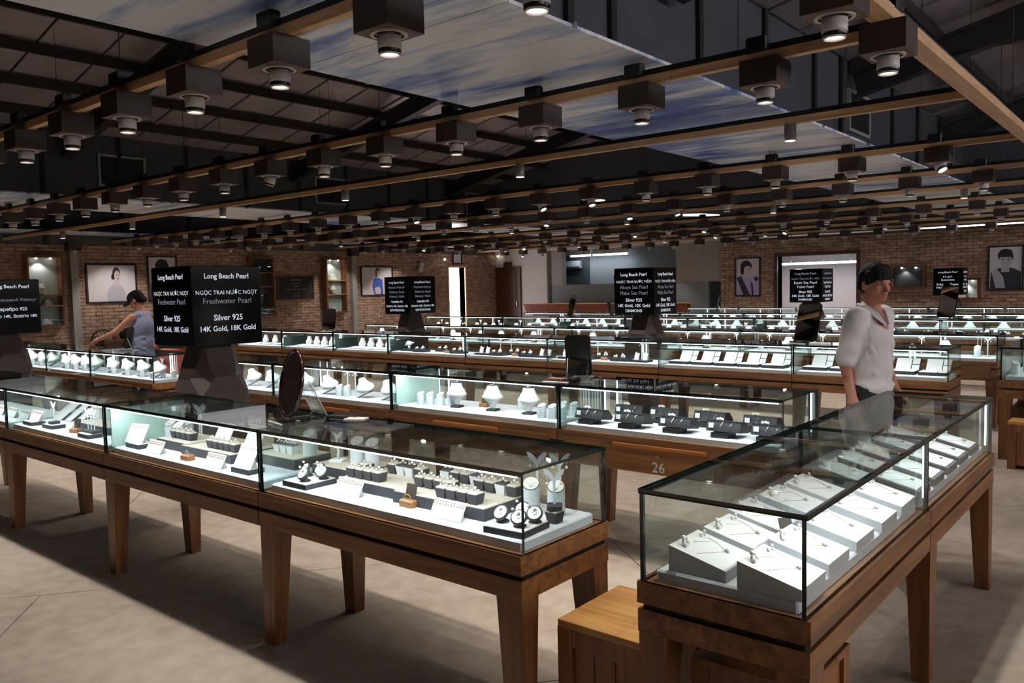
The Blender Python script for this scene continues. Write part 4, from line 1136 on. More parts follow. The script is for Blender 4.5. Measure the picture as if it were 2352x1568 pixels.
for k in (4, 5):
    a = JD[k]; lab = ('of the cuff showcase', 'behind the tilted mirror')[k - 4]
    put('cuff_set', a + 0.2, 7.94, G, 'pair of white cuffs on a black slab ' + lab, 'cuff pairs ' + lab)
    put('cuff_set', a + 1.2, 7.94, G, 'pair of white cuffs on a black slab ' + lab, 'cuff pairs ' + lab)
    for dx, y in ((0.46, 7.92), (0.62, 8.08), (0.95, 7.93)):
        put('ring_tray', a + dx, y, G, 'black ring tray with white clusters ' + lab, 'ring trays ' + lab)
    put('wood_block', a + 0.72, 7.93, G, 'tan wooden block among ring trays ' + lab, None, 0, 1.1)
    for dx in (0.32, 0.5, 1.1):
        put('tail_tall', a + dx, 8.13, G, 'white earring stand rising at the back ' + lab, 'earring stands ' + lab)
for k in (6, 7):
    a, b = JD[k], JD[k + 1]
    lab = ('under the diamond sign', 'at the row end behind the man')[k - 6]
    for i in range(5):
        put('open_tray', a + 0.17 + 0.26 * i, 8.03, G, 'black open tray with white pads ' + lab, 'open trays ' + lab)
for k in range(7):
    a, b = JF[k], JF[k + 1]
    for i in range(4):
        x = a + 0.22 + (b - a - 0.44) * i / 3
        if i % 2 == (k % 2):
            put('pedestal_bust', x, 10.06, G, 'white pedestal bust in a drawer-side showcase behind the aisle row', 'busts behind the aisle row', 0, 0.95)
        else:
            put('slant', x, 10.0, G, 'slant cylinder in a drawer-side showcase behind the aisle row', 'cylinders behind the aisle row')
            put('tail_tall', x + 0.09, 10.05, G, 'whale-tail stand in a drawer-side showcase behind the aisle row', 'whale tails behind the aisle row')
put('pedestal_bust', -1.03, 8.42, G, 'large white bust beside the dark wooden stool, seen through black-edged glass', None, R(60), 1.1)
for x, y in ((-1.15, 8.3), (-0.9, 8.3), (-1.1, 8.6)):
    put('slant', x, y, G, 'slant cylinder around the large white bust in black-edged glass', 'cylinders around the large bust', R(40))
for k in range(9):
    a, b = JE[k], JE[k + 1]
    if k < 7:
        for i in range(4):
            put('cone_bust', a + 0.22 + (b - a - 0.4) * i / 3, 13.46, G, 'white cone-shaped bust in the row beyond the second aisle', 'cone busts', 0, 0.95)
        for i in range(2):
            put('tail_tall', a + 0.4 + (b - a - 0.6) * i, 13.38, G, 'whale-tail stand between cone busts', 'whale tails between cone busts', 0, 0.8)
    else:
        for i in range(4):
            put('ring_tray', a + 0.2 + (b - a - 0.4) * i / 3, 13.42, G, 'black ring tray at the end of the cone-bust row', 'ring trays ending the cone-bust row')
        put('cuff_set', a + 0.6, 13.6, G, 'pair of white cuffs at the end of the cone-bust row', 'cuffs ending the cone-bust row')
for k in range(8):
    a, b = JE2[k], JE2[k + 1]
    for i in range(3):
        put('cone_bust', a + 0.25 + (b - a - 0.5) * i / 2, 15.65, G, 'white cone-shaped bust in the far drawer-side row', 'cone busts of the far drawer row', 0, 1.0)
for k in range(6):
    a, b = JH[k], JH[k + 1]
    for i in range(3):
        put('cone_bust', a + 0.25 + (b - a - 0.5) * i / 2, 18.98, G, 'white cone-shaped bust in the last row by the rear wall', 'cone busts by the rear wall', 0, 1.0)
# ------------------------------------------------------------------ black pedestal signs
LOGO = 'Long Beach Pearl'
# body, width, height above centre, bright / grey, bold
B_, G_ = 'letter_white', 'letter_grey'
TXT = {
 'fresh': [(LOGO, 0.36, 0.212, B_, 0.0007), ('NGỌC TRAI NƯỚC NGỌT', 0.50, 0.092, B_, 0.0), ('Freshwater Pearl', 0.39, 0.03, G_, 0.0), ('Silver 925', 0.235, -0.092, B_, 0.0007), ('14K Gold, 18K Gold', 0.45, -0.172, B_, 0.0007)],
 'fresh_ru': [(LOGO, 0.36, 0.212, B_, 0.0007), ('Пресноводный Жемчуг', 0.5, 0.07, G_, 0.0), ('Серебро 925', 0.3, -0.03, B_, 0.0007), ('Золото 14K, Золото 18K', 0.5, -0.105, B_, 0.0007)],
 'sea_ru': [(LOGO, 0.34, 0.2, B_, 0.0), ('Морской Жемчуг', 0.38, 0.122, G_, 0.0), ('Жемчуг Акоя', 0.34, 0.05, G_, 0.0), ('Жемчуг Мабе', 0.34, -0.02, G_, 0.0), ('Серебро 925', 0.26, -0.1, B_, 0.0007), ('Золото 14K, Золото 18K', 0.5, -0.17, B_, 0.0007), ('БРИЛЛИАНТЫ', 0.32, -0.235, B_, 0.0007)],
 'sea': [(LOGO, 0.37, 0.207, B_, 0.0007), ('NGỌC TRAI NƯỚC MẶN', 0.5, 0.118, B_, 0.0), ('Akoya Sea Pearl', 0.4, 0.05, G_, 0.0), ('Mabe Sea Pearl', 0.39, -0.022, G_, 0.0), ('Silver 925', 0.235, -0.11, B_, 0.0007), ('14K Gold, 18K Gold', 0.46, -0.178, B_, 0.0007), ('DIAMOND', 0.24, -0.242, B_, 0.0007)],
 'south': [(LOGO, 0.37, 0.207, G_, 0.0007), ('NGỌC TRAI NƯỚC MẶN', 0.48, 0.118, G_, 0.0), ('South Sea Pearl', 0.4, 0.05, B_, 0.0), ('Tahiti Pearl', 0.3, -0.022, B_, 0.0), ('Silver 925', 0.235, -0.11, B_, 0.0007), ('14K Gold, 18K Gold', 0.46, -0.178, B_, 0.0007), ('DIAMOND', 0.24, -0.242, B_, 0.0007)],
 'gem': [(LOGO, 0.37, 0.2, B_, 0.0), ('ĐÁ QUÝ', 0.18, 0.1, B_, 0.0), ('Gemstone', 0.26, 0.035, B_, 0.0), ('Ruby       Topaz', 0.42, -0.06, B_, 0.0), ('Sapphire  Emerald', 0.44, -0.125, B_, 0.0), ('Silver 925', 0.235, -0.21, B_, 0.0007)],
}
M_sbox = MB().bbox(-0.285, 0.285, -0.285, 0.285, 1.23, 1.81, 0.006).mesh('sign_box', 'sign_black')
def sbase():
    m = MB()
    # faceted pedestal: narrow neck, octagonal flare to a shoulder, slight taper to the floor
    def ring(a, c, z):   # square half side a with corner cut c
        return [(-a + c, -a, z), (a - c, -a, z), (a, -a + c, z), (a, a - c, z), (a - c, a, z), (-a + c, a, z), (-a, a - c, z), (-a, -a + c, z)]
    rings = [ring(0.17, 0.02, 0.0), ring(0.205, 0.02, 0.86), ring(0.215, 0.13, 0.985), ring(0.17, 0.06, 1.08), ring(0.115, 0.008, 1.231)]
    p = [q for r in rings for q in r]
    fs = [tuple(range(7, -1, -1)), tuple(range(32, 40))]
    for k in range(4):
        for i in range(8):
            j = (i + 1) % 8
            fs.append((8 * k + i, 8 * k + j, 8 * k + 8 + j, 8 * k + 8 + i))
    return m.add(p, fs)
M_sbase = sbase().mesh('pedestal', 'sign_base')
for (x, y, key, lab) in ((-5.75, 3.3, 'fresh', 'black cube sign reading Freshwater Pearl on a faceted brown pedestal'), (-9.98, 3.3, 'fresh_ru', 'black cube sign with Russian freshwater lettering on a faceted pedestal'),
                         (-9.55, 8.98, 'sea_ru', 'black cube sign with Russian sea-pearl lettering before the poster in blue'), (-5.3, 9.05, 'sea', 'black cube sign reading Akoya Sea Pearl and Mabe Sea Pearl on a pedestal'),
                         (-5.12, 14.45, 'south', 'black cube sign reading South Sea Pearl before the white doorway'), (-8.75, 14.45, 'sea_ru', 'black cube sign half hidden behind the Akoya sign'),
                         (-4.0, 19.85, 'gem', 'black cube sign reading Gemstone by the rear brick wall')):
    t = thing('pedestal_sign', lab, 'sign', (x, y, 0))
    link('pedestal', M_sbase, t)
    sb = link('sign_box', M_sbox, t)
    for face in (0, 1):
        for k, (body, w, zz, mat, bd) in enumerate(TXT[key]):
            m = cmesh((key, k), lambda: MB().merge(text_mb(body, 0.05, w, bd), T(0, -0.2865, 1.52 + zz, 0, R(90))).mesh('lettering', mat))
            link('lettering', m, sb, rot=(0, 0, R(90) * face))

# ------------------------------------------------------------------ mirrors on the counters
def ellipse(a, b, n=36):
    return [(a * math.cos(2 * math.pi * i / n), b * math.sin(2 * math.pi * i / n)) for i in range(n)]
t = thing('oval_mirror', 'oval counter mirror in a dark red frame on a clear acrylic stand', 'mirror', (-3.24, 2.29, ZT), R(-14))
mt = T(0, -0.02, 0.185, 0, R(-10))
obj('mirror_glass', MB().merge(MB().prism(ellipse(0.118, 0.152), 1, -0.004, 0.004), mt), 'mirror', t)
rim = MB().merge(MB().tube([(0.122 * math.cos(a), 0, 0.157 * math.sin(a)) for a in np.linspace(0, 2 * math.pi, 40, False)], 0.011, 8, closed=True), mt)
obj('mirror_frame', rim, 'mirror_frame', t)
obj('mirror_back', MB().merge(MB().prism(ellipse(0.118, 0.152), 1, 0.0045, 0.009), mt), 'mirror_back', t)
st = MB()
for x in (-0.085, 0.085):
    st.tube([(x, -0.10, 0.008), (x, 0.10, 0.008), (x, 0.115, 0.03), (x, 0.075, 0.11), (x, 0.03, 0.2)], 0.007, 6)
st.tube([(-0.085, -0.10, 0.008), (0.085, -0.10, 0.008)], 0.008, 6).tube([(-0.085, 0.1, 0.008), (0.085, 0.1, 0.008)], 0.006, 6).tube([(-0.085, 0.075, 0.11), (0.085, 0.075, 0.11)], 0.006, 6)
st.box(-0.08, 0.08, -0.095, 0.1, 0.004, 0.01)
st.add([(-0.08, 0.11, 0.03), (0.08, 0.11, 0.03), (0.08, 0.03, 0.2), (-0.08, 0.03, 0.2), (-0.08, 0.116, 0.03), (0.08, 0.116, 0.03), (0.08, 0.036, 0.2), (-0.08, 0.036, 0.2)], [(0, 1, 2, 3), (7, 6, 5, 4), (0, 4, 5, 1), (1, 5, 6, 2), (2, 6, 7, 3), (3, 7, 4, 0)])
obj('acrylic_stand', st, 'acrylic', t)
obj('stand_edge', MB().tube([(-0.085, -0.106, 0.008), (0.085, -0.106, 0.008)], 0.005, 6).tube([(0.087, 0.115, 0.03), (0.087, 0.075, 0.112), (0.087, 0.04, 0.19)], 0.003, 5).tube([(-0.087, 0.115, 0.03), (-0.087, 0.075, 0.112)], 0.003, 5), 'white_matte', t)
tag(obj('paper_sheet', MB().box(-0.05, 0.05, -0.035, 0.035, 0, 0.006), 'paper', None, (-3.06, 2.50, ZT), R(25)), 'white paper slips lying beside the acrylic stand of the oval mirror', 'paper')
tag(obj('black_tray', MB().bbox(-0.08, 0.08, -0.045, 0.045, 0, 0.012, 0.004).box(-0.07, 0.07, -0.036, 0.036, 0.012, 0.014), 'tray_dark', None, (-3.17, 2.535, ZT), R(15)), 'flat black tray behind the oval mirror', 'tray')
def rect_mirror(loc, rz, label, w=0.14, h=0.24, back=True):
    t = thing('counter_mirror', label, 'mirror', loc, rz)
    mt = T(0, 0.02, 0.03, 0, R(-14))
    poly = [(-w / 2 + 0.015, 0), (w / 2 - 0.015, 0), (w / 2, 0.015), (w / 2, h - 0.02), (w / 2 - 0.02, h), (-w / 2 + 0.02, h), (-w / 2, h - 0.02), (-w / 2, 0.015)]
    obj('mirror_glass', MB().merge(MB().prism(poly, 1, -0.003, 0.003), mt), 'mirror', t)
    obj('mirror_back', MB().merge(MB().prism([(x * 1.06, z * 1.04 - 0.004) for x, z in poly], 1, 0.0035, 0.012), mt), 'mirror_back', t)
    s = MB()
    for x in (-w * 0.42, w * 0.42):
        s.tube([(x, -0.1, 0.006), (x, 0.12, 0.006), (x, 0.125, 0.02), (x, 0.075, 0.13)], 0.0055, 6)
    s.add([(-w * 0.42, 0.124, 0.01), (w * 0.42, 0.124, 0.01), (w * 0.42, 0.07, 0.14), (-w * 0.42, 0.07, 0.14), (-w * 0.42, 0.128, 0.01), (w * 0.42, 0.128, 0.01), (w * 0.42, 0.074, 0.14), (-w * 0.42, 0.074, 0.14)], [(0, 1, 2, 3), (7, 6, 5, 4), (0, 4, 5, 1), (1, 5, 6, 2), (2, 6, 7, 3), (3, 7, 4, 0)])
    s.box(-w * 0.45, w * 0.45, -0.11, 0.12, 0.0, 0.006)
    obj('acrylic_stand', s, 'acrylic', t)
    obj('stand_edge', MB().tube([(w * 0.43, 0.127, 0.006), (w * 0.43, 0.072, 0.142)], 0.0028, 5).tube([(-w * 0.45, -0.112, 0.004), (w * 0.45, -0.112, 0.004)], 0.0035, 5), 'white_matte', t)
    return t
rect_mirror((-3.09, 4.42, ZT), R(205), 'black-backed counter mirror on acrylic stand, standing on the number 26 showcase', 0.16, 0.27)
tr = thing('jewel_tray', 'small dark tray of coloured stones before the black-backed mirror', 'tray', (-3.17, 4.26, ZT), R(8))
obj('tray', MB().bbox(-0.075, 0.075, -0.05, 0.05, 0, 0.01, 0.003), 'tray_dark', tr)
obj('stones', cluster([(-0.05 + 0.02 * (i % 6), -0.03 + 0.02 * (i // 6), 0.014) for i in range(24)], 0.006), 'rose_stone', tr)
tag(obj('paper_sheet', MB().box(-0.09, 0.09, -0.02, 0.02, 0, 0.004), 'paper', None, (-3.12, 4.18, ZT), R(6)), 'white paper strip lying at the edge of the number 26 showcase', 'paper')
rect_mirror((-2.93, 8.05, ZT), R(-20), 'grey-faced counter mirror on the open-tray showcases', 0.26, 0.36)
tag(obj('paper_sheet', MB().bbox(-0.1, 0.1, -0.03, 0.03, 0, 0.02, 0.008), 'paper', None, (-2.72, 7.92, ZT), R(10)), 'crumpled white paper beside the grey-faced counter mirror', 'paper')
rect_mirror((-10.4, 8.0, ZT), R(35), 'pale tilted counter mirror on the necklace-board row', 0.2, 0.32)
rect_mirror((-9.3, 4.3, ZT), R(-60), 'small clear counter mirror near the hand of the person in the cap', 0.12, 0.24)
rect_mirror((-9.7, 13.5, ZT), R(-30), 'grey counter mirror on the cone-bust row near the wooden counter', 0.26, 0.4)
rect_mirror((-7.5, 15.6, ZT), R(-60), 'dark counter mirror on the far drawer row below the diamond sign', 0.2, 0.34)
rect_mirror((-2.8, 13.5, ZT), R(-25), 'greenish counter mirror on the end of the cone-bust row', 0.28, 0.46)
rect_mirror((-8.6, 13.45, ZT), R(150), 'small clear mirror stand behind the Akoya sign', 0.14, 0.26)

# ------------------------------------------------------------------ stools and boxes
def stool(loc, rz, label, w, d, h, top, side):
    t = thing('wooden_stool', label, 'stool', loc, rz)
    n = 3
    for i in range(n):
        y0 = -d / 2 + d * i / n
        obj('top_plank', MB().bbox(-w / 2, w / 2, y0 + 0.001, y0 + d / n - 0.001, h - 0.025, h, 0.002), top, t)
    for sx in (-1, 1):
        for sy in (-1, 1):
            obj('leg', MB().box(sx * w / 2 - (0.06 if sx > 0 else 0), sx * w / 2 + (0 if sx > 0 else 0.06), sy * d / 2 - (0.06 if sy > 0 else 0), sy * d / 2 + (0 if sy > 0 else 0.06), 0, h - 0.025), side, t)
    for sy in (-1, 1):
        obj('apron_board', MB().box(-w / 2 + 0.06, w / 2 - 0.06, sy * (d / 2 - 0.012) - 0.01, sy * (d / 2 - 0.012) + 0.01, h - 0.09, h - 0.025), side, t)
        for k in range(3):
            x0 = -w / 2 + 0.06 + (w - 0.12) * k / 3
            obj('side_slat', MB().box(x0 + 0.002, x0 + (w - 0.12) / 3 - 0.002, sy * (d / 2 - 0.022) - 0.008, sy * (d / 2 - 0.022) + 0.008, 0.03, h - 0.09), side, t)
    for sx in (-1, 1):
        obj('end_board', MB().box(sx * (w / 2 - 0.02) - 0.008, sx * (w / 2 - 0.02) + 0.008, -d / 2 + 0.06, d / 2 - 0.06, 0.03, h - 0.025), side, t)
    return t
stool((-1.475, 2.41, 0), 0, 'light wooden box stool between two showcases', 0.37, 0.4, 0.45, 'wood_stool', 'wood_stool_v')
stool((-0.98, 2.42, 0), 0, 'wooden box stool pushed under the black-edged showcase', 0.36, 0.38, 0.45, 'wood_stool_v', 'wood_stool_v')
rbag = thing('red_bag', 'crumpled dark red bag on the stool under the black-edged showcase', 'bag', (-0.98, 2.42, 0.45))
obj('bag_body', MB().lathe([(0.09, 0.0), (0.12, 0.015), (0.1, 0.045), (0.05, 0.062), (0.02, 0.066)], 12, 1.0, 0.7), 'dark_red', rbag)
obj('bag_tie', MB().tube([(-0.02, 0, 0.064), (-0.03, 0.01, 0.075), (0.0, 0.0, 0.082), (0.03, -0.01, 0.075), (0.02, 0, 0.064)], 0.006, 5), 'dark_red', rbag)
stool((-0.99, 8.55, 0), 0, 'dark wooden box stool under the black-edged showcase of the large bust', 0.4, 0.42, 0.45, 'wood_leg', 'wood_leg')
stool((-1.02, 7.9, 0), 0, 'small pale-topped stool at the corner of the aisle row', 0.22, 0.22, 0.4, 'wood_stool', 'wood_leg')
bag = thing('teal_bag', 'teal cloth tote bag standing on the floor by the end showcase', 'bag', (-0.46, 7.75, 0))
tb = MB()
n = 20
prof = ((0.0, 0.16, 0.055), (0.03, 0.185, 0.075), (0.2, 0.17, 0.07), (0.4, 0.14, 0.05), (0.55, 0.11, 0.03))
pp = []
for z, a, b in prof:
    for i in range(n):
        th = 2 * math.pi * i / n
        wv = 1 + 0.07 * math.sin(5 * th + z * 9)
        pp.append((a * math.cos(th) * wv, b * math.sin(th) * wv, z))
tb.add(pp, [(k * n + i, k * n + (i + 1) % n, (k + 1) * n + (i + 1) % n, (k + 1) * n + i) for k in range(4) for i in range(n)], 0, True)
tb.add(pp[:n], [tuple(range(n - 1, -1, -1))]); tb.add(pp[-n:], [tuple(range(n))])
obj('bag_body', tb, 'teal_cloth', bag)
obj('bag_handle', MB().tube([(-0.07, 0.0, 0.54), (-0.06, 0, 0.66), (0.0, 0, 0.72), (0.06, 0, 0.66), (0.07, 0, 0.54)], 0.012, 6), 'teal_cloth', bag)
# ------------------------------------------------------------------ wall fittings
def portrait(t, kind_, w, h, facing):
    # flat print: simple silhouettes as thin layers; local x = right, z = up, y = out of the wall (-y towards viewer)
    def layer(poly, mat, d):
        obj('print', MB().prism([(x * w, z * h) for x, z in poly], 1, -0.006 - d * 0.0006, -0.005 - d * 0.0006), mat, t)
    def ell(cx, cz, a, b, n=24):
        return [(cx + a * math.cos(2 * math.pi * i / n), cz + b * math.sin(2 * math.pi * i / n)) for i in range(n)]
    if kind_ == 'smile':
        layer([(0.4, 0.0), (0.38, 0.2), (0.47, 0.42), (0.6, 0.5), (0.72, 0.42), (0.78, 0.2), (0.78, 0.0)], 'print_grey', 1)
        layer(ell(0.6, 0.76, 0.085, 0.19), 'print_hair', 2); layer(ell(0.52, 0.68, 0.03, 0.08), 'print_hair', 2)
        layer([(0.54, 0.42), (0.55, 0.6), (0.66, 0.6), (0.66, 0.42)], 'print_skin', 3); layer(ell(0.615, 0.7, 0.065, 0.155), 'print_skin', 4)
        layer(ell(0.63, 0.63, 0.02, 0.012), 'print_dark', 5); layer(ell(0.6, 0.73, 0.012, 0.01), 'print_dark', 5); layer(ell(0.645, 0.73, 0.012, 0.01), 'print_dark', 5)
    elif kind_ == 'gloves':
        layer([(0.06, 0.0), (0.02, 0.5), (0.2, 0.56), (0.5, 0.5), (0.86, 0.56), (0.98, 0.45), (0.96, 0.0)], 'print_lilac', 1)
        layer([(0.3, 0.0), (0.02, 0.48), (0.22, 0.52), (0.42, 0.25), (0.6, 0.0)], 'print_dark', 2); layer([(0.68, 0.0), (0.62, 0.38), (0.72, 0.3), (0.75, 0.0)], 'print_dark', 2)
        layer(ell(0.86, 0.44, 0.09, 0.06), 'print_dark', 2)
        layer(ell(0.44, 0.78, 0.25, 0.17), 'print_hair', 3); layer(ell(0.27, 0.65, 0.08, 0.09), 'print_hair', 3)
        layer([(0.38, 0.45), (0.38, 0.6), (0.58, 0.6), (0.58, 0.45)], 'print_skin', 3); layer(ell(0.5, 0.68, 0.17, 0.14), 'print_skin', 4)
        layer([(0.28, 0.76), (0.3, 0.86), (0.6, 0.88), (0.68, 0.78), (0.5, 0.8)], 'print_hair', 5)
        layer(ell(0.56, 0.7, 0.025, 0.012), 'print_dark', 5); layer(ell(0.62, 0.6, 0.03, 0.012), 'print_dark', 5)
    elif kind_ == 'short_hair':
        layer([(0.02, 0.0), (0.04, 0.4), (0.3, 0.5), (0.7, 0.5), (0.98, 0.4), (0.98, 0.0)], 'print_dark', 1)
        layer([(0.36, 0.4), (0.38, 0.62), (0.6, 0.62), (0.62, 0.4)], 'print_grey', 2); layer(ell(0.5, 0.68, 0.19, 0.16), 'print_grey', 3)
        layer([(0.28, 0.7), (0.24, 0.82), (0.34, 0.93), (0.5, 0.96), (0.68, 0.92), (0.74, 0.8), (0.72, 0.68), (0.66, 0.76), (0.34, 0.76)], 'print_hair', 4)
        layer([(0.2, 0.02), (0.06, 0.4), (0.2, 0.5), (0.42, 0.3), (0.5, 0.02)], 'print_grey', 3)
        layer(ell(0.42, 0.7, 0.03, 0.014), 'print_dark', 5); layer(ell(0.58, 0.7, 0.03, 0.014), 'print_dark', 5)
    elif kind_ == 'blue':
        layer([(0.4, 0.0), (0.34, 0.3), (0.4, 0.58), (0.55, 0.62), (0.68, 0.55), (0.7, 0.0)], 'print_blue', 1)
        layer([(0.44, 0.02), (0.42, 0.24), (0.56, 0.3), (0.62, 0.2), (0.62, 0.02)], 'print_skin', 2)
        layer(ell(0.53, 0.86, 0.07, 0.12), 'print_hair', 2); layer([(0.46, 0.62), (0.46, 0.86), (0.5, 0.86), (0.5, 0.62)], 'print_hair', 2); layer(ell(0.545, 0.81, 0.05, 0.1), 'print_skin', 3)
def poster(name, label, c, rz, w, h, kind_):
    t = thing(name, label, 'poster', c, rz)
    f = 0.035
    obj('frame', MB().box(-f, w + f, -0.03, 0, -f, 0).box(-f, w + f, -0.03, 0, h, h + f).box(-f, 0, -0.03, 0, 0, h).box(w, w + f, -0.03, 0, 0, h), 'poster_frame', t)
    obj('poster_sheet', MB().box(0, w, -0.005, 0, 0, h), 'poster_white', t)
    portrait(t, kind_, w, h, 0)
    return t
# the side wall faces +X: local x runs along +Y, local -y points to +X
LW = R(90)
XW = XL + 0.012
poster('framed_poster', 'framed poster of a smiling person in white, between grey column and second poster', (XW, 7.6, 1.5), LW, 1.02, 0.78, 'smile')
poster('framed_poster', 'framed portrait poster half hidden behind the freshwater sign', (XW, 8.93, 1.5), LW, 0.64, 0.97, 'short_hair')
poster('framed_poster', 'bright framed poster of a person in blue beside the second column', (XW, 15.06, 1.49), LW, 1.13, 0.78, 'blue')
poster('framed_poster', 'tall framed poster of a person in dark gloves by the white doorway', (-9.42, YR - 0.006, 1.26), 0, 0.65, 0.97, 'gloves')
poster('framed_poster', 'tall framed poster of a person with short hair on the rear brick wall', (-3.43, YR - 0.006, 1.33), 0, 0.62, 0.92, 'short_hair')
poster('framed_poster', 'small framed notice over the bright doorway', (XW, 18.82, 2.42), LW, 0.36, 0.28, 'none')
def board_sign(label, c, rz, w, h, lines):
    t = thing('menu_board', label, 'board', c, rz)
    obj('board', MB().box(0, w, -0.02, 0, 0, h), 'board_black', t)
    f = 0.03
    obj('frame', MB().box(-f, w + f, -0.035, 0, -f, 0).box(-f, w + f, -0.035, 0, h, h + f).box(-f, 0, -0.035, 0, 0, h).box(w, w + f, -0.035, 0, 0, h), 'wood_frame', t)
    for body, size, z in lines:
        obj('lettering', MB().merge(text_mb(body, size), T(w / 2, -0.0215, z * h, 0, R(90))), 'letter_print', t)
    return t
LN = [(LOGO, 0.05, 0.85), ('Ngọc Trai', 0.045, 0.68), ('Freshwater', 0.045, 0.56), ('Akoya   South Sea   Tahiti   Mabe', 0.045, 0.42), ('Silver   Gold', 0.045, 0.26), ('Diamond', 0.045, 0.13)]
board_sign('black menu board in a wooden frame between two wall niches', (XW, 12.3, 1.44), LW, 1.08, 0.58, LN)
board_sign('black menu board partly behind the Russian sea-pearl sign', (XW, 16.78, 1.48), LW, 0.9, 0.48, LN)
def niche(label, c, rz, w, h, d, shelves, light, back='niche_back'):
    t = thing('wall_niche', label, 'display cabinet', c, rz)
    f = 0.045
    obj('frame', MB().box(-f, w + f, -d, 0, -f, 0).box(-f, w + f, -d, 0, h, h + f).box(-f, 0, -d, 0, 0, h).box(w, w + f, -d, 0, 0, h), 'wood_frame', t)
    obj('back_panel', MB().box(0, w, -0.012, 0, 0, h), back, t)
    for s in shelves:
        obj('shelf', MB().box(0, w, -d + 0.01, -0.012, s * h - 0.012, s * h + 0.012), 'wood_shelf', t)
    obj('glass_pane', pane((0.0, w, -d + 0.004, -d + 0.008, 0, h), 1), ['glass', 'glass_edge'], t)
    for k in range(2):
        obj('bulb', MB().lathe([(0.02, h - 0.03), (0.024, h - 0.012), (0.02, h)], 10, c=(w * (0.3 + 0.45 * k), -d * 0.5, 0)), 'niche_light' if light else 'lamp_grey', t)
    if light:
        ld = bpy.data.lights.get('niche_spot') or bpy.data.lights.new('niche_spot', 'SPOT')
        ld.energy = 9; ld.spot_size = R(120); ld.spot_blend = 0.6; ld.color = (1, 0.95, 0.86); ld.shadow_soft_size = 0.02
        link('light', ld, t, (w * 0.4, -d * 0.5, h - 0.05))
    return t
niche('lit wooden wall niche with necklace busts next to the grey column', (XW, 6.40, 1.06), LW, 0.6, 1.36, 0.22, (0.44, 0.7 - 0.44 + 0.02), True)
niche('dim wooden wall niche just behind the freshwater sign', (XW, 11.46, 1.08), LW, 0.56, 1.38, 0.22, (0.5, 0.75), False, 'panel_dark')
niche('lit wooden wall niche next to the black menu board', (XW, 13.72, 1.06), LW, 0.6, 1.4, 0.22, (0.33, 0.6), True)
niche('small lit wall niche on the rear brick wall beside the Gemstone sign', (-4.08, YR - 0.006, 1.14), 0, 0.44, 0.4, 0.16, (), True)
niche('low wide wall niche in the rear brick wall behind the man', (-5.44, YR - 0.006, 1.42), 0, 0.68, 0.45, 0.16, (), True, 'panel_dark')
def bust_at(x, y, z, rz, label, k='cone_bust', sc=1.4):
    put(k, x, y, z, label, None, rz, sc)
bust_at(XW + 0.12, 6.62, 1.06 + 1.36 * 0.44 + 0.012, R(90), 'white necklace bust on the upper shelf of the niche by the grey column', 'pedestal_bust', 1.3)
bust_at(XW + 0.12, 6.75, 1.06 + 1.36 * 0.28 + 0.012, R(90), 'white necklace bust on the middle shelf of the niche by the grey column', 'cone_bust', 1.1)
bust_at(XW + 0.12, 6.7, 1.062, R(90), 'white display form at the bottom of the niche by the grey column', 'cone_bust', 1.1)
bust_at(XW + 0.12, 13.95, 1.06 + 1.4 * 0.6 + 0.012, R(90), 'white bust on the upper shelf of the niche beside the menu board', 'cone_bust', 1.5)
bust_at(XW + 0.12, 13.95, 1.06 + 1.4 * 0.33 + 0.012, R(90), 'white bust on the middle shelf of the niche beside the menu board', 'pedestal_bust', 1.3)
bust_at(XW + 0.12, 13.95, 1.062, R(90), 'white display form at the bottom of the niche beside the menu board', 'cone_bust', 1.1)
bust_at(-3.86, YR - 0.085, 1.142, 0, 'white bust glowing in the small rear-wall niche', 'pedestal_bust', 0.9)
# grey columns with a speaker box on top
for y, lab in ((7.31, 'grey steel column between the lit niche and the smiling poster'), (14.72, 'pale grey column next to the poster in blue')):
    t = thing('steel_column', lab, 'column', (XL + 0.07, y, 0))
    obj('column_shaft', MB().box(-0.06, 0.06, -0.075, 0.075, 0, 2.58), 'column_grey', t)
    obj('column_head', MB().box(-0.09, 0.14, -0.13, 0.13, 2.58, 2.72), 'box_brown', t)
    obj('camera_dome', MB().ball((0.09, 0, 2.56), 0.05, 10, 6), 'lamp_white', t)
t = thing('wall_lamp', 'white double-globe emergency lamp above the Russian sea-pearl sign', 'wall lamp', (XW, 17.32, 2.14))
obj('globe', MB().ball((0.08, 0, 0.08), 0.08, 12, 8), 'lamp_white', t); obj('globe', MB().ball((0.09, 0, 0.22), 0.1, 12, 8), 'lamp_white', t); obj('bracket', MB().box(0, 0.03, -0.06, 0.06, 0.02, 0.3), 'lamp_white', t)
t = thing('wall_spot', 'small glaring spotlight on the side wall next to the bright doorway', 'spotlight', (XW, 18.3, 2.56))
obj('spot_body', MB().tube([(0.0, 0, 0), (0.12, 0, -0.03)], 0.03, 10), 'lamp_white', t); obj('spot_lens', MB().ball((0.14, 0, -0.035), 0.035, 10, 6), 'niche_light', t)
t = thing('wall_spot', 'small bright spotlight over the white plaster wall', 'spotlight', (-17.8, YR - 0.12, 2.66))
obj('spot_body', MB().tube([(0.0, 0, 0.1), (0.0, 0, 0.02)], 0.025, 10), 'lamp_white', t); obj('spot_lens', MB().ball((0, 0, 0.0), 0.03, 10, 6), 'niche_light', t)
tag(obj('vent_box', MB().bbox(-0.17, 0.17, -0.06, 0.0, 0, 0.16, 0.006).box(-0.14, 0.14, -0.066, -0.06, 0.03, 0.05).box(-0.14, 0.14, -0.066, -0.06, 0.08, 0.1), 'wood_door', None, (-17.45, YR, 2.29)), 'brown box above the brown door', 'vent')
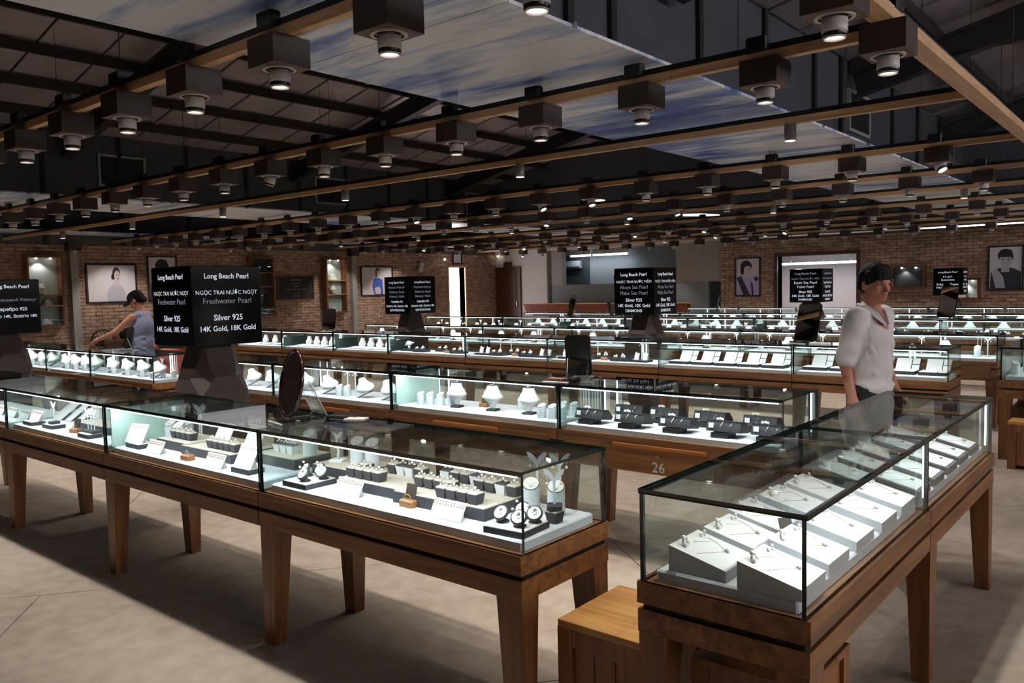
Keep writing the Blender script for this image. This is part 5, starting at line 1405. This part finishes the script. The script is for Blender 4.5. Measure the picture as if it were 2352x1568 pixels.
# recess fittings
for x0, x1, y, lab in ((-15.9, -15.1, 22.3, 'short fluorescent tube in the grey recess'), (-15.0, -13.7, 22.3, 'long fluorescent tube in the grey recess')):
    t = thing('tube_lamp', lab, 'lamp', ((x0 + x1) / 2, y, 2.6))
    h = (x1 - x0) / 2
    obj('tube', MB().tube([(-h, 0, 0), (h, 0, 0)], 0.03, 8), 'tube_light', t); obj('fitting', MB().box(-h, h, -0.04, 0.04, 0.03, 0.2), 'lamp_white', t)
ld = bpy.data.lights.new('recess_tube', 'AREA'); ld.shape = 'RECTANGLE'; ld.size = 2.2; ld.size_y = 0.06; ld.energy = 16; ld.color = (0.86, 0.93, 1.0)
link('light', ld, t, (-0.4, -0.1, -0.05))
t = thing('air_conditioner', 'grey air conditioner on a dark panel in the recess', 'air conditioner', (-15.9, 22.6, 1.7))
obj('panel', MB().box(-0.55, 0.55, -0.04, 0, -0.05, 0.92), 'panel_dark', t); obj('unit', MB().bbox(-0.42, 0.3, -0.2, -0.04, 0.5, 0.75, 0.02), 'plaster_grey', t); obj('outlet', MB().box(-0.4, 0.28, -0.205, -0.2, 0.51, 0.56), 'steel_post', t)
t = thing('reception_counter', 'long wooden reception counter in front of the grey half wall', 'counter', (-13.25, 20.35, 0))
obj('counter_top', MB().prism([(-0.3, 1.05), (0.3, 1.05), (0.3, 1.08), (-0.34, 1.08)], 0, -2.9, 2.85), 'wood_stool', t)
for k in range(19):
    x0 = -2.86 + 0.298 * k
    obj('front_plank', MB().prism([(-0.32, 1.05), (-0.24, 0.8), (-0.22, 0.8), (-0.3, 1.05)], 0, x0 + 0.003, x0 + 0.295), 'wood_counter', t)
obj('counter_body', MB().box(-2.6, 2.6, -0.2, 0.28, 0, 1.05), 'wood_counter', t)
# back room behind the rear-wall opening
t = thing('strip_lamp', 'long white strip lamp hung in the back room', 'lamp', (-7.6, 22.4, 2.05))
obj('strip', MB().box(-1.4, 1.2, -0.03, 0.03, 0, 0.06), 'tube_light', t)
for x in (-0.9, 0.0, 0.7):
    obj('hanger', MB().box(x - 0.01, x + 0.01, -0.01, 0.01, 0.06, 0.85), 'lamp_white', t)
ld = bpy.data.lights.new('backroom_tube', 'AREA'); ld.shape = 'RECTANGLE'; ld.size = 2.4; ld.size_y = 0.06; ld.energy = 30; ld.color = (1.0, 0.93, 0.95)
link('light', ld, t, (-0.1, 0, -0.02))
struct('trim_2', MB().box(-8.36, -8.28, YR - 0.04, YR + 0.3, 0, 2.33).box(-6.29, -6.21, YR - 0.04, YR + 0.3, 0, 2.33).box(-8.28, -6.29, YR - 0.04, YR + 0.3, 2.25, 2.33), 'wood_door')
# by the side wall: bench, black busts, fan
t = thing('wall_bench', 'low dark bench along the side wall behind the person in the cap', 'bench', (XL + 0.35, 9.0, 0))
obj('bench_top', MB().bbox(-0.28, 0.28, -1.4, 1.4, 0.62, 0.7, 0.01), 'wood_door', t); obj('bench_body', MB().box(-0.24, 0.24, -1.35, 1.35, 0, 0.62), 'wood_door', t)
for y in (8.13, 8.42):
    t = thing('black_bust', 'black necklace bust with a white strand on the low bench', 'necklace bust', (XL + 0.35, y, 0.7), R(90), 'black busts on the bench')
    obj('bust', MB().lathe([(0.05, 0.0), (0.09, 0.12), (0.12, 0.22), (0.1, 0.28), (0.06, 0.34), (0.05, 0.4)], 16, 1, 0.6), 'black_card', t)
    obj('pearl_strand', cluster([(0.09 * math.cos(a), -0.06, 0.32 + 0.1 * math.sin(a)) for a in np.linspace(3.3, 6.1, 18)], 0.011), 'pearl', t)
t = thing('floor_fan', 'round black fan near the foot of the grey column', 'fan', (XL + 0.5, 7.62, 0))
obj('fan_ring', MB().tube([(0.04, 0.23 * math.cos(a), 0.68 + 0.23 * math.sin(a)) for a in np.linspace(0, 6.283, 28, False)], 0.018, 6, closed=True), 'fan_black', t)
fg = MB()
for k in range(14):
    a = 2 * math.pi * k / 14
    fg.tube([(0.07, 0, 0.68), (0.05, 0.23 * math.cos(a), 0.68 + 0.23 * math.sin(a))], 0.004, 4)
obj('fan_grille', fg, 'fan_black', t)
for k in range(3):
    a = 2.094 * k + 0.4
    obj('fan_blade', MB().add([(0.02, 0.02 * math.cos(a), 0.68 + 0.02 * math.sin(a)), (0.035, 0.2 * math.cos(a), 0.68 + 0.2 * math.sin(a)), (0.0, 0.2 * math.cos(a + 0.8), 0.68 + 0.2 * math.sin(a + 0.8)), (0.0, 0.06 * math.cos(a + 1.2), 0.68 + 0.06 * math.sin(a + 1.2))], [(0, 1, 2, 3)]), 'panel_dark', t)
obj('fan_stand', MB().tube([(0, 0, 0.02), (0, 0, 0.66)], 0.02, 8).lathe([(0.16, 0), (0.15, 0.02), (0.03, 0.035)], 16), 'fan_black', t)
# ------------------------------------------------------------------ people
def sdf_mesh(prims, res, kk=0.03):
    pts = []
    for p in prims:
        if p[0] in ('cap', 'cut'):
            r = max(p[3], p[4]); pts += [np.array(p[1]) - r, np.array(p[1]) + r, np.array(p[2]) - r, np.array(p[2]) + r]
        else:
            r = np.array(p[2]) * 1.05; pts += [np.array(p[1]) - max(r), np.array(p[1]) + max(r)]
    pts = np.array(pts)
    lo = pts.min(0) - 3 * res; hi = pts.max(0) + 3 * res
    n = np.ceil((hi - lo) / res).astype(int) + 1
    F = np.full(n, 0.5, np.float32)
    for p in prims:
        k = p[5] if p[0] in ('cap', 'cut') and len(p) > 5 else (p[4] if p[0] == 'ell' and len(p) > 4 else kk)
        if p[0] in ('cap', 'cut'):
            r = max(p[3], p[4]); a = np.array(p[1], float); b = np.array(p[2], float)
            l0 = np.minimum(a, b) - r - 2.5 * k - 2 * res; h0 = np.maximum(a, b) + r + 2.5 * k + 2 * res
        else:
            c = np.array(p[1], float); rr = np.array(p[2], float)
            l0 = c - max(rr) - 2.5 * k - 2 * res; h0 = c + max(rr) + 2.5 * k + 2 * res
        i0 = np.clip(np.floor((l0 - lo) / res).astype(int), 0, n - 1); i1 = np.clip(np.ceil((h0 - lo) / res).astype(int) + 1, 1, n)
        g = np.meshgrid(*[lo[d] + res * np.arange(i0[d], i1[d]) for d in range(3)], indexing='ij')
        P = np.stack(g, -1)
        if p[0] in ('cap', 'cut'):
            ab = b - a
            t = np.clip(((P - a) @ ab) / max(ab @ ab, 1e-9), 0, 1)
            d = np.linalg.norm(P - a - t[..., None] * ab, axis=-1) - (p[3] + (p[4] - p[3]) * t)
        else:
            q = P - c
            if len(p) > 3 and p[3] is not None:
                q = q @ np.array(p[3])      # rotation matrix (columns = local axes)
            kq = np.linalg.norm(q / rr, axis=-1); kg = np.linalg.norm(q / (rr * rr), axis=-1) + 1e-9
            d = kq * (kq - 1) / kg
        S = F[i0[0]:i1[0], i0[1]:i1[1], i0[2]:i1[2]]
        if p[0] == 'cut':
            np.maximum(S, -d, out=S)
            continue
        h = np.clip(0.5 + 0.5 * (S - d) / k, 0, 1)
        S[...] = S * (1 - h) + d * h - k * h * (1 - h)
    ins = F < 0
    c8 = [(i, j, k) for i in (0, 1) for j in (0, 1) for k in (0, 1)]
    m = tuple(x - 1 for x in n)
    cnt = np.zeros(m, np.int8)
    for (i, j, k) in c8:
        cnt += ins[i:i + m[0], j:j + m[1], k:k + m[2]]
    act = np.argwhere((cnt > 0) & (cnt < 8))
    idx = -np.ones(m, np.int64); idx[tuple(act.T)] = np.arange(len(act))
    acc = np.zeros((len(act), 3)); num = np.zeros(len(act))
    for u in c8:
        for ax in range(3):
            if u[ax] == 0:
                w = list(u); w[ax] = 1
                fa = F[tuple((act + u).T)]; fb = F[tuple((act + w).T)]
                cr = (fa < 0) != (fb < 0)
                t = np.where(cr, fa / np.where(cr, fa - fb, 1), 0)
                pos = act + np.array(u, float); pos[:, ax] += t
                acc += np.where(cr[:, None], pos, 0); num += cr
    V = lo + res * acc / num[:, None]
    faces = []
    for ax in range(3):
        o1, o2 = [(1, 2), (2, 0), (0, 1)][ax]
        sl0 = [slice(None)] * 3; sl1 = [slice(None)] * 3
        sl0[ax] = slice(0, -1); sl1[ax] = slice(1, None)
        A = ins[tuple(sl0)]; B = ins[tuple(sl1)]
        for val in (True, False):
            e = np.argwhere((A == val) & (B != val))
            e = e[(e[:, o1] > 0) & (e[:, o2] > 0) & (e[:, o1] < m[o1]) & (e[:, o2] < m[o2])]
            q = []
            for (d1, d2) in ((-1, -1), (0, -1), (0, 0), (-1, 0)):
                x = e.copy(); x[:, o1] += d1; x[:, o2] += d2
                q.append(idx[tuple(x.T)])
            q = np.stack(q, 1)
            if not val:
                q = q[:, ::-1]
            faces.append(q)
    faces = np.concatenate(faces)
    mb = MB(); mb.v = [tuple(v) for v in V]; mb.f = [tuple(int(i) for i in f) for f in faces]
    mb.mi = [0] * len(mb.f); mb.sm = [True] * len(mb.f)
    return mb
def v3(*a):
    return np.array(a, float)
def hand(wr, d, out, palm, s=1.0, curl=0.5):
    """hand primitives: wrist point, finger direction d, 'out' = thumb side, palm normal"""
    d = d / np.linalg.norm(d); out = out - d * (out @ d); out = out / np.linalg.norm(out); palm = np.cross(d, out) if palm is None else palm / np.linalg.norm(palm)
    P = []
    k = 0.006
    for i, w in enumerate((-0.03, -0.01, 0.01, 0.028)):
        P.append(('cap', wr + out * w * 0.55 * s, wr + d * 0.085 * s + out * w * s, 0.018 * s, 0.0125 * s, 0.02))
        ln = (0.058, 0.072, 0.078, 0.07)[i] * s
        a = wr + d * 0.088 * s + out * w * s
        b = a + (d * math.cos(curl) + palm * math.sin(curl)) * ln * 0.52
        c = b + (d * math.cos(2 * curl) + palm * math.sin(2 * curl)) * ln * 0.48
        P += [('cap', a, b, 0.0095 * s, 0.0085 * s, k), ('cap', b, c, 0.0085 * s, 0.007 * s, k)]
    a = wr + d * 0.025 * s + out * 0.028 * s
    b = a + (d * 0.7 + out * 0.7 + palm * 0.25) * 0.042 * s
    c = b + (d * 0.95 + out * 0.1 + palm * 0.35) * 0.032 * s
    P += [('cap', a, b, 0.013 * s, 0.0105 * s, 0.012), ('cap', b, c, 0.0105 * s, 0.008 * s, k)]
    return P
def head_prims(c, fwd, up, s=1.0):
    """head centred at c (half height); fwd, up unit vectors"""
    side = np.cross(fwd, up)
    M = np.stack([side, fwd, up], 1)
    P = [('ell', c + up * 0.03 * s - fwd * 0.012 * s, v3(0.077, 0.098, 0.088) * s, M, 0.02), ('ell', c + fwd * 0.02 * s - up * 0.04 * s, v3(0.057, 0.066, 0.088) * s, M, 0.03),
         ('ell', c + fwd * 0.062 * s - up * 0.088 * s, v3(0.03, 0.025, 0.024) * s, M, 0.03),
         ('cap', c + fwd * 0.088 * s + up * 0.008 * s, c + fwd * 0.107 * s - up * 0.032 * s, 0.010 * s, 0.013 * s, 0.014),
         ('ell', c + fwd * 0.085 * s - up * 0.062 * s, v3(0.024, 0.014, 0.012) * s, M, 0.014),
         ('ell', c + fwd * 0.078 * s + up * 0.022 * s, v3(0.05, 0.02, 0.012) * s, M, 0.02)]
    for q in (-1, 1):
        P.append(('ell', c + side * 0.077 * s * q - fwd * 0.012 * s - up * 0.012 * s, v3(0.012, 0.022, 0.034) * s, M, 0.008))
        P.append(('ell', c + side * 0.045 * s * q + fwd * 0.06 * s - up * 0.03 * s, v3(0.014, 0.018, 0.018) * s, M, 0.02))
    return P, M, side
def face_bits(t, c, fwd, up, side, s=1.0):
    e = MB(); w = MB(); br = MB(); lp = MB()
    for q in (-1, 1):
        p = c + fwd * 0.085 * s + side * q * 0.032 * s + up * 0.004 * s
        p = p - fwd * 0.004 * s; w.ball(tuple(p), 0.0115 * s, 10, 6, sc=(1, 1, 0.5)); e.ball(tuple(p + fwd * 0.005 * s), 0.0075 * s, 8, 5, sc=(1, 1, 0.75))
        br.tube([tuple(p + up * 0.022 * s + side * q * d * s + fwd * (0.012 - abs(d) * 0.3) * s) for d in (-0.018, 0.0, 0.02)], [0.0035 * s, 0.0045 * s, 0.003 * s], 5)
    lp.tube([tuple(c + fwd * (0.098 - abs(d) * 0.35) * s - up * 0.061 * s + side * d * s) for d in (-0.022, -0.01, 0.0, 0.01, 0.022)], [0.002, 0.0048, 0.0052, 0.0048, 0.002], 5)
    obj('eye_white', w, 'white_matte', t); obj('iris', e, 'eye_dark', t); obj('eyebrow', br, 'hair_black', t); obj('lips', lp, 'lip', t)
def unit(v):
    v = np.array(v, float); return v / np.linalg.norm(v)

# --- the man in the white shirt (local: front = -y)
man = thing('person', 'person in a white shirt with rolled sleeves walking in the aisle', 'person', (-1.55, 5.42, 0), R(78))
hf = unit((-0.36, -0.93, -0.12)); hu = unit(np.cross(np.cross(hf, v3(0, 0, 1)), hf))
hc = v3(0.012, -0.03, 1.575)
HP, HM, hs_ = head_prims(hc, hf, hu, 0.98)
sk = list(HP)
sk += [('cap', v3(0, 0.0, 1.34), v3(0.006, -0.015, 1.50), 0.062, 0.05, 0.02), ('cap', v3(0, -0.035, 1.30), v3(0, -0.02, 1.36), 0.075, 0.06), ('ell', v3(0, 0, 1.22), v3(0.165, 0.10, 0.2)), ('ell', v3(0, 0.0, 0.98), v3(0.145, 0.1, 0.16))]
armL = [v3(0.175, 0.0, 1.37), v3(0.215, 0.02, 1.10), v3(0.225, -0.06, 0.87)]
armR = [v3(-0.175, 0.0, 1.37), v3(-0.205, 0.05, 1.09), v3(-0.2, 0.0, 0.845)]
for A in (armL, armR):
    sk += [('cap', A[0], A[1], 0.044, 0.038, 0.015), ('cap', A[1], A[2], 0.038, 0.027, 0.02)]
sk += hand(armR[2], unit((0.05, -0.1, -1)), v3(0.0, -1, 0), v3(1, 0, 0), 1.0, 0.3) + hand(armL[2], unit((-0.05, -0.15, -1)), v3(0, -1, 0), v3(-1, 0, 0), 1.0, 0.3)
legs = [(v3(0.085, 0, 0.9), v3(0.095, -0.10, 0.49), v3(0.09, -0.06, 0.09)), (v3(-0.085, 0, 0.9), v3(-0.09, 0.03, 0.48), v3(-0.085, 0.15, 0.1))]
for a, b, c in legs:
    sk += [('cap', a, b, 0.08, 0.055), ('cap', b, c, 0.054, 0.036), ('cap', c, c + v3(0, -0.13, -0.05), 0.036, 0.03)]
obj('body', sdf_mesh(sk, 0.0075), 'skin', man)
face_bits(man, hc, hf, hu, hs_, 0.98)
hair = [('ell', hc + hu * 0.045 - hf * 0.018, v3(0.087, 0.106, 0.09), HM, 0.02), ('ell', hc - hf * 0.055 + hu * 0.0, v3(0.08, 0.06, 0.08), HM, 0.02)]
for q in (-0.055, -0.03, -0.005, 0.02, 0.045):
    hair.append(('cap', hc + hu * 0.10 + hf * 0.03 + hs_ * q * 0.8, hc + hu * (0.032 + 0.01 * abs(q) / 0.05) + hf * (0.084 - 3.2 * q * q) + hs_ * q, 0.022, 0.011, 0.012))
for q in (-1, 1):
    hair += [('cap', hc + hs_ * q * 0.07 + hu * 0.06 + hf * 0.02, hc + hs_ * q * 0.079 + hu * 0.0 + hf * 0.012, 0.022, 0.008, 0.012), ('cap', hc + hs_ * q * 0.07 + hu * 0.05 - hf * 0.04, hc + hs_ * q * 0.078 - hu * 0.03 - hf * 0.05, 0.024, 0.014, 0.015)]
hb = sdf_mesh(hair, 0.006)
obj('hair', hb, 'hair_black', man)
sh = [('ell', v3(0, 0, 1.22), v3(0.178, 0.118, 0.2)), ('ell', v3(0, 0.0, 1.02), v3(0.168, 0.124, 0.19)), ('ell', v3(0, -0.005, 0.93), v3(0.168, 0.128, 0.075)), ('cap', v3(-0.12, 0, 1.372), v3(0.12, 0, 1.372), 0.05, 0.05),
      ('cap', v3(0, 0.005, 1.37), v3(0.004, 0.004, 1.412), 0.078, 0.066)]
for A, q in ((armL, 1), (armR, -1)):
    e = A[0] + (A[1] - A[0]) * 0.94
    sh += [('cap', A[0] - v3(0.008 * q, 0, 0.0), e, 0.067, 0.058), ('cap', e - v3(0, 0, -0.035), e, 0.055, 0.058, 0.008), ('cap', A[0] + (e - A[0]) * 0.5 + v3(0.006 * q, 0.01, 0), A[0] + (e - A[0]) * 0.75 + v3(0.008 * q, -0.018, 0), 0.046, 0.048, 0.02)]
for (x, y, z, dx, dz) in ((-0.13, -0.07, 1.18, 0.07, -0.1), (-0.11, -0.09, 1.02, 0.09, -0.05), (0.1, -0.1, 1.1, -0.06, -0.1), (-0.16, 0.02, 1.05, 0.02, -0.12), (0.0, -0.115, 0.98, 0.08, -0.04), (-0.15, -0.05, 0.95, 0.05, 0.03)):
    sh.append(('cap', v3(x, y, z), v3(x + dx, y - 0.008, z + dz), 0.016, 0.01, 0.015))
sh += [('cut', v3(0.0, -0.085, 1.47), v3(0.004, -0.155, 1.30), 0.042, 0.006), ('cut', v3(0.006, -0.03, 1.40), v3(0.006, -0.03, 1.56), 0.058, 0.066)]
shm = sdf_mesh(sh, 0.0085, 0.035)
nv = []
for (x, y, z) in shm.v:                      # cloth folds
    r_ = math.hypot(x, y) + 1e-6
    f_ = 0.0035 * math.sin(34 * z + 11 * x + 3 * math.sin(13 * y)) + 0.003 * math.sin(19 * z - 37 * y) + 0.0035 * math.sin(60 * z * (1 if z < 1.2 else 0.4) + 25 * y)
    f_ *= (1.0 if abs(x) < 0.14 else 0.35) if z < 1.34 else max(0.0, (1.42 - z) / 0.08)
    nv.append((x + f_ * x / r_, y + f_ * y / r_, z))
shm.v = nv
obj('shirt', shm, 'shirt_white', man)
col = MB()
for q in (-1, 1):
    pl = [(q * 0.012, -0.122, 1.318), (q * 0.044, -0.082, 1.405), (q * 0.07, -0.01, 1.447), (q * 0.098, -0.025, 1.402), (q * 0.085, -0.1, 1.352), (q * 0.05, -0.126, 1.318)]
    bk = [(x * 0.93, y + 0.008, z) for x, y, z in pl]
    fs = [(0, 1, 2, 3, 4, 5), (11, 10, 9, 8, 7, 6)] + [(i, i + 6, (i + 1) % 6 + 6, (i + 1) % 6) for i in range(6)]
    col.add(pl + bk, fs if q > 0 else [f[::-1] for f in fs])
col.tube([(0.068 * math.cos(a), 0.005 + 0.064 * math.sin(a), 1.43 + 0.014 * math.sin(a)) for a in np.linspace(-0.2, math.pi + 0.2, 14)], 0.011, 6)
obj('collar', col, 'shirt_white', man)
tr_ = [('ell', v3(0, 0, 0.9), v3(0.155, 0.115, 0.1))]
for a, b, c in legs:
    tr_ += [('cap', a, b, 0.095, 0.072), ('cap', b, c, 0.07, 0.058)]
obj('trousers', sdf_mesh(tr_, 0.011), 'trousers_dark', man)
sho = MB()
for a, b, c in legs:
    sho.merge(sdf_mesh([('cap', v3(c[0], c[1] + 0.02, 0.045), v3(c[0], c[1] - 0.15, 0.036), 0.045, 0.036)], 0.012))
obj('shoe', sho, 'black_card', man)

# --- the person in cap and sleeveless top, reaching over the showcases (front = -y)
cp = thing('person', 'person in a dark cap and blue-grey sleeveless top reaching over a showcase', 'person', (-10.28, 5.0, 0), R(-66))
hf = unit((0.1, -0.8, -0.6)); hu = unit(np.cross(np.cross(hf, v3(0, 0, 1)), hf)); hc = v3(0.01, -0.07, 1.545)
HP, HM, hs_ = head_prims(hc, hf, hu, 0.97)
sk = list(HP) + [('cap', v3(0, 0.0, 1.36), v3(0.006, -0.05, 1.48), 0.056, 0.05, 0.03), ('ell', v3(0, 0, 1.2), v3(0.15, 0.09, 0.19)), ('ell', v3(0, 0.0, 0.98), v3(0.14, 0.1, 0.15))]
aL = [v3(0.16, -0.02, 1.34), v3(0.25, -0.22, 1.15), v3(0.28, -0.47, 1.06)]
aR = [v3(-0.16, 0.0, 1.34), v3(-0.2, 0.06, 1.08), v3(-0.16, -0.1, 0.88)]
for A in (aL, aR):
    sk += [('cap', A[0], A[1], 0.045, 0.036, 0.03), ('cap', A[1], A[2], 0.036, 0.024, 0.02)]
sk += hand(aL[2], unit((0.05, -0.8, -0.45)), v3(-1, 0, 0.1), v3(0.0, 0.3, -0.9), 0.92, 0.45) + hand(aR[2], unit((0.1, -0.3, -0.9)), v3(0, -1, 0.2), v3(1, 0, 0), 0.92, 0.5)
lg = [(v3(0.08, 0, 0.9), v3(0.085, -0.02, 0.48), v3(0.085, 0.02, 0.09)), (v3(-0.08, 0, 0.9), v3(-0.085, -0.02, 0.48), v3(-0.085, 0.02, 0.09))]
for a, b, c in lg:
    sk += [('cap', a, b, 0.078, 0.055), ('cap', b, c, 0.054, 0.036), ('cap', c, c + v3(0, -0.13, -0.05), 0.036, 0.03)]
obj('body', sdf_mesh(sk, 0.009), 'skin', cp)
face_bits(cp, hc, hf, hu, hs_, 0.97)
obj('hair', sdf_mesh([('ell', hc - hf * 0.045 + hu * 0.02, v3(0.083, 0.07, 0.085), HM, 0.02), ('cap', hc - hf * 0.07 - hu * 0.04 - hs_ * 0.03, hc - hf * 0.07 - hu * 0.04 + hs_ * 0.03, 0.04, 0.04, 0.02)], 0.008), 'hair_black', cp)
obj('cap', sdf_mesh([('ell', hc + hu * 0.055 - hf * 0.008, v3(0.092, 0.11, 0.075), HM, 0.02), ('ell', hc + hu * 0.045 + hf * 0.125, v3(0.065, 0.07, 0.012), HM, 0.015)], 0.007), 'cap_black', cp)
tk = [('ell', v3(0, 0, 1.2), v3(0.165, 0.108, 0.19)), ('ell', v3(0, 0.0, 0.98), v3(0.16, 0.12, 0.17)), ('ell', v3(0, 0, 0.85), v3(0.165, 0.125, 0.06)), ('cap', v3(-0.085, 0, 1.36), v3(0.085, 0, 1.36), 0.055, 0.055, 0.02)]
for z in (0.92, 1.0, 1.08):
    tk.append(('cap', v3(0.1, 0.09, z), v3(0.15, -0.02, z - 0.05), 0.016, 0.012, 0.02))
obj('sleeveless_top', sdf_mesh(tk, 0.009), 'tank_blue', cp)
tr_ = [('ell', v3(0, 0, 0.86), v3(0.155, 0.115, 0.1))]
for a, b, c in lg:
    tr_ += [('cap', a, b, 0.092, 0.07), ('cap', b, c, 0.068, 0.056)]
obj('trousers', sdf_mesh(tr_, 0.014), 'trousers_dark', cp)
pen = tag(obj('tweezers', MB().tube([(0, 0, 0), (0.05, 0.01, 0.05), (0.09, 0.015, 0.09)], [0.003, 0.005, 0.006], 5), 'silver', None, (-10.93, 4.47, ZT + 0.002), R(-20)), 'thin metal tweezers under the reaching hand', 'tweezers')

# --- the person in red shorts behind the freshwater sign
p3_ = thing('person', 'person in red shorts half hidden by the freshwater sign', 'person', (-9.86, 5.15, 0), R(-150))
hf = unit((0.0, -0.9, -0.35)); hu = unit(np.cross(np.cross(hf, v3(0, 0, 1)), hf)); hc = v3(0.0, -0.1, 1.36)
HP, HM, hs_ = head_prims(hc, hf, hu, 0.95)
sk = list(HP) + [('cap', v3(0, -0.03, 1.2), v3(0.0, -0.08, 1.3), 0.055, 0.05, 0.03), ('ell', v3(0, -0.02, 1.06), v3(0.15, 0.095, 0.17)), ('ell', v3(0, 0.02, 0.88), v3(0.14, 0.11, 0.13))]
aL = [v3(0.16, -0.03, 1.2), v3(0.21, 0.0, 0.98), v3(0.2, -0.12, 0.86)]; aR = [v3(-0.16, -0.03, 1.2), v3(-0.22, 0.0, 0.98), v3(-0.27, -0.1, 0.88)]
for A in (aL, aR):
    sk += [('cap', A[0], A[1], 0.045, 0.036, 0.03), ('cap', A[1], A[2], 0.036, 0.025, 0.02)]
sk += hand(aR[2], unit((-0.3, -0.5, -0.6)), v3(0.2, -1, 0.1), v3(0.9, 0, -0.3), 0.92, 0.5) + hand(aL[2], unit((0.1, -0.5, -0.6)), v3(-0.2, -1, 0.1), v3(-0.9, 0, -0.3), 0.92, 0.5)
lg = [(v3(0.08, 0.02, 0.82), v3(0.085, -0.06, 0.45), v3(0.085, 0.03, 0.09)), (v3(-0.08, 0.02, 0.82), v3(-0.085, -0.06, 0.45), v3(-0.085, 0.03, 0.09))]
for a, b, c in lg:
    sk += [('cap', a, b, 0.078, 0.055), ('cap', b, c, 0.054, 0.036), ('cap', c, c + v3(0, -0.13, -0.05), 0.036, 0.03)]
obj('body', sdf_mesh(sk, 0.011), 'skin_tan', p3_)
face_bits(p3_, hc, hf, hu, hs_, 0.95)
obj('hair', sdf_mesh([('ell', hc + hu * 0.045 - hf * 0.022, v3(0.088, 0.105, 0.09), HM, 0.02)], 0.01), 'hair_black', p3_)
obj('shirt', sdf_mesh([('ell', v3(0, -0.02, 1.07), v3(0.168, 0.112, 0.17)), ('ell', v3(0, 0.01, 0.98), v3(0.16, 0.12, 0.08)), ('cap', v3(-0.15, -0.02, 1.2), v3(0.15, -0.02, 1.2), 0.058, 0.058), ('cap', aL[0], (aL[0] + aL[1]) / 2, 0.06, 0.055), ('cap', aR[0], (aR[0] + aR[1]) / 2, 0.06, 0.055)], 0.012), 'cap_black', p3_)
obj('shorts', sdf_mesh([('ell', v3(0, 0.02, 0.86), v3(0.168, 0.135, 0.1)), ('cap', lg[0][0], lg[0][0] + (lg[0][1] - lg[0][0]) * 0.6, 0.1, 0.095), ('cap', lg[1][0], lg[1][0] + (lg[1][1] - lg[1][0]) * 0.6, 0.1, 0.095)], 0.012), 'red_cloth', p3_)
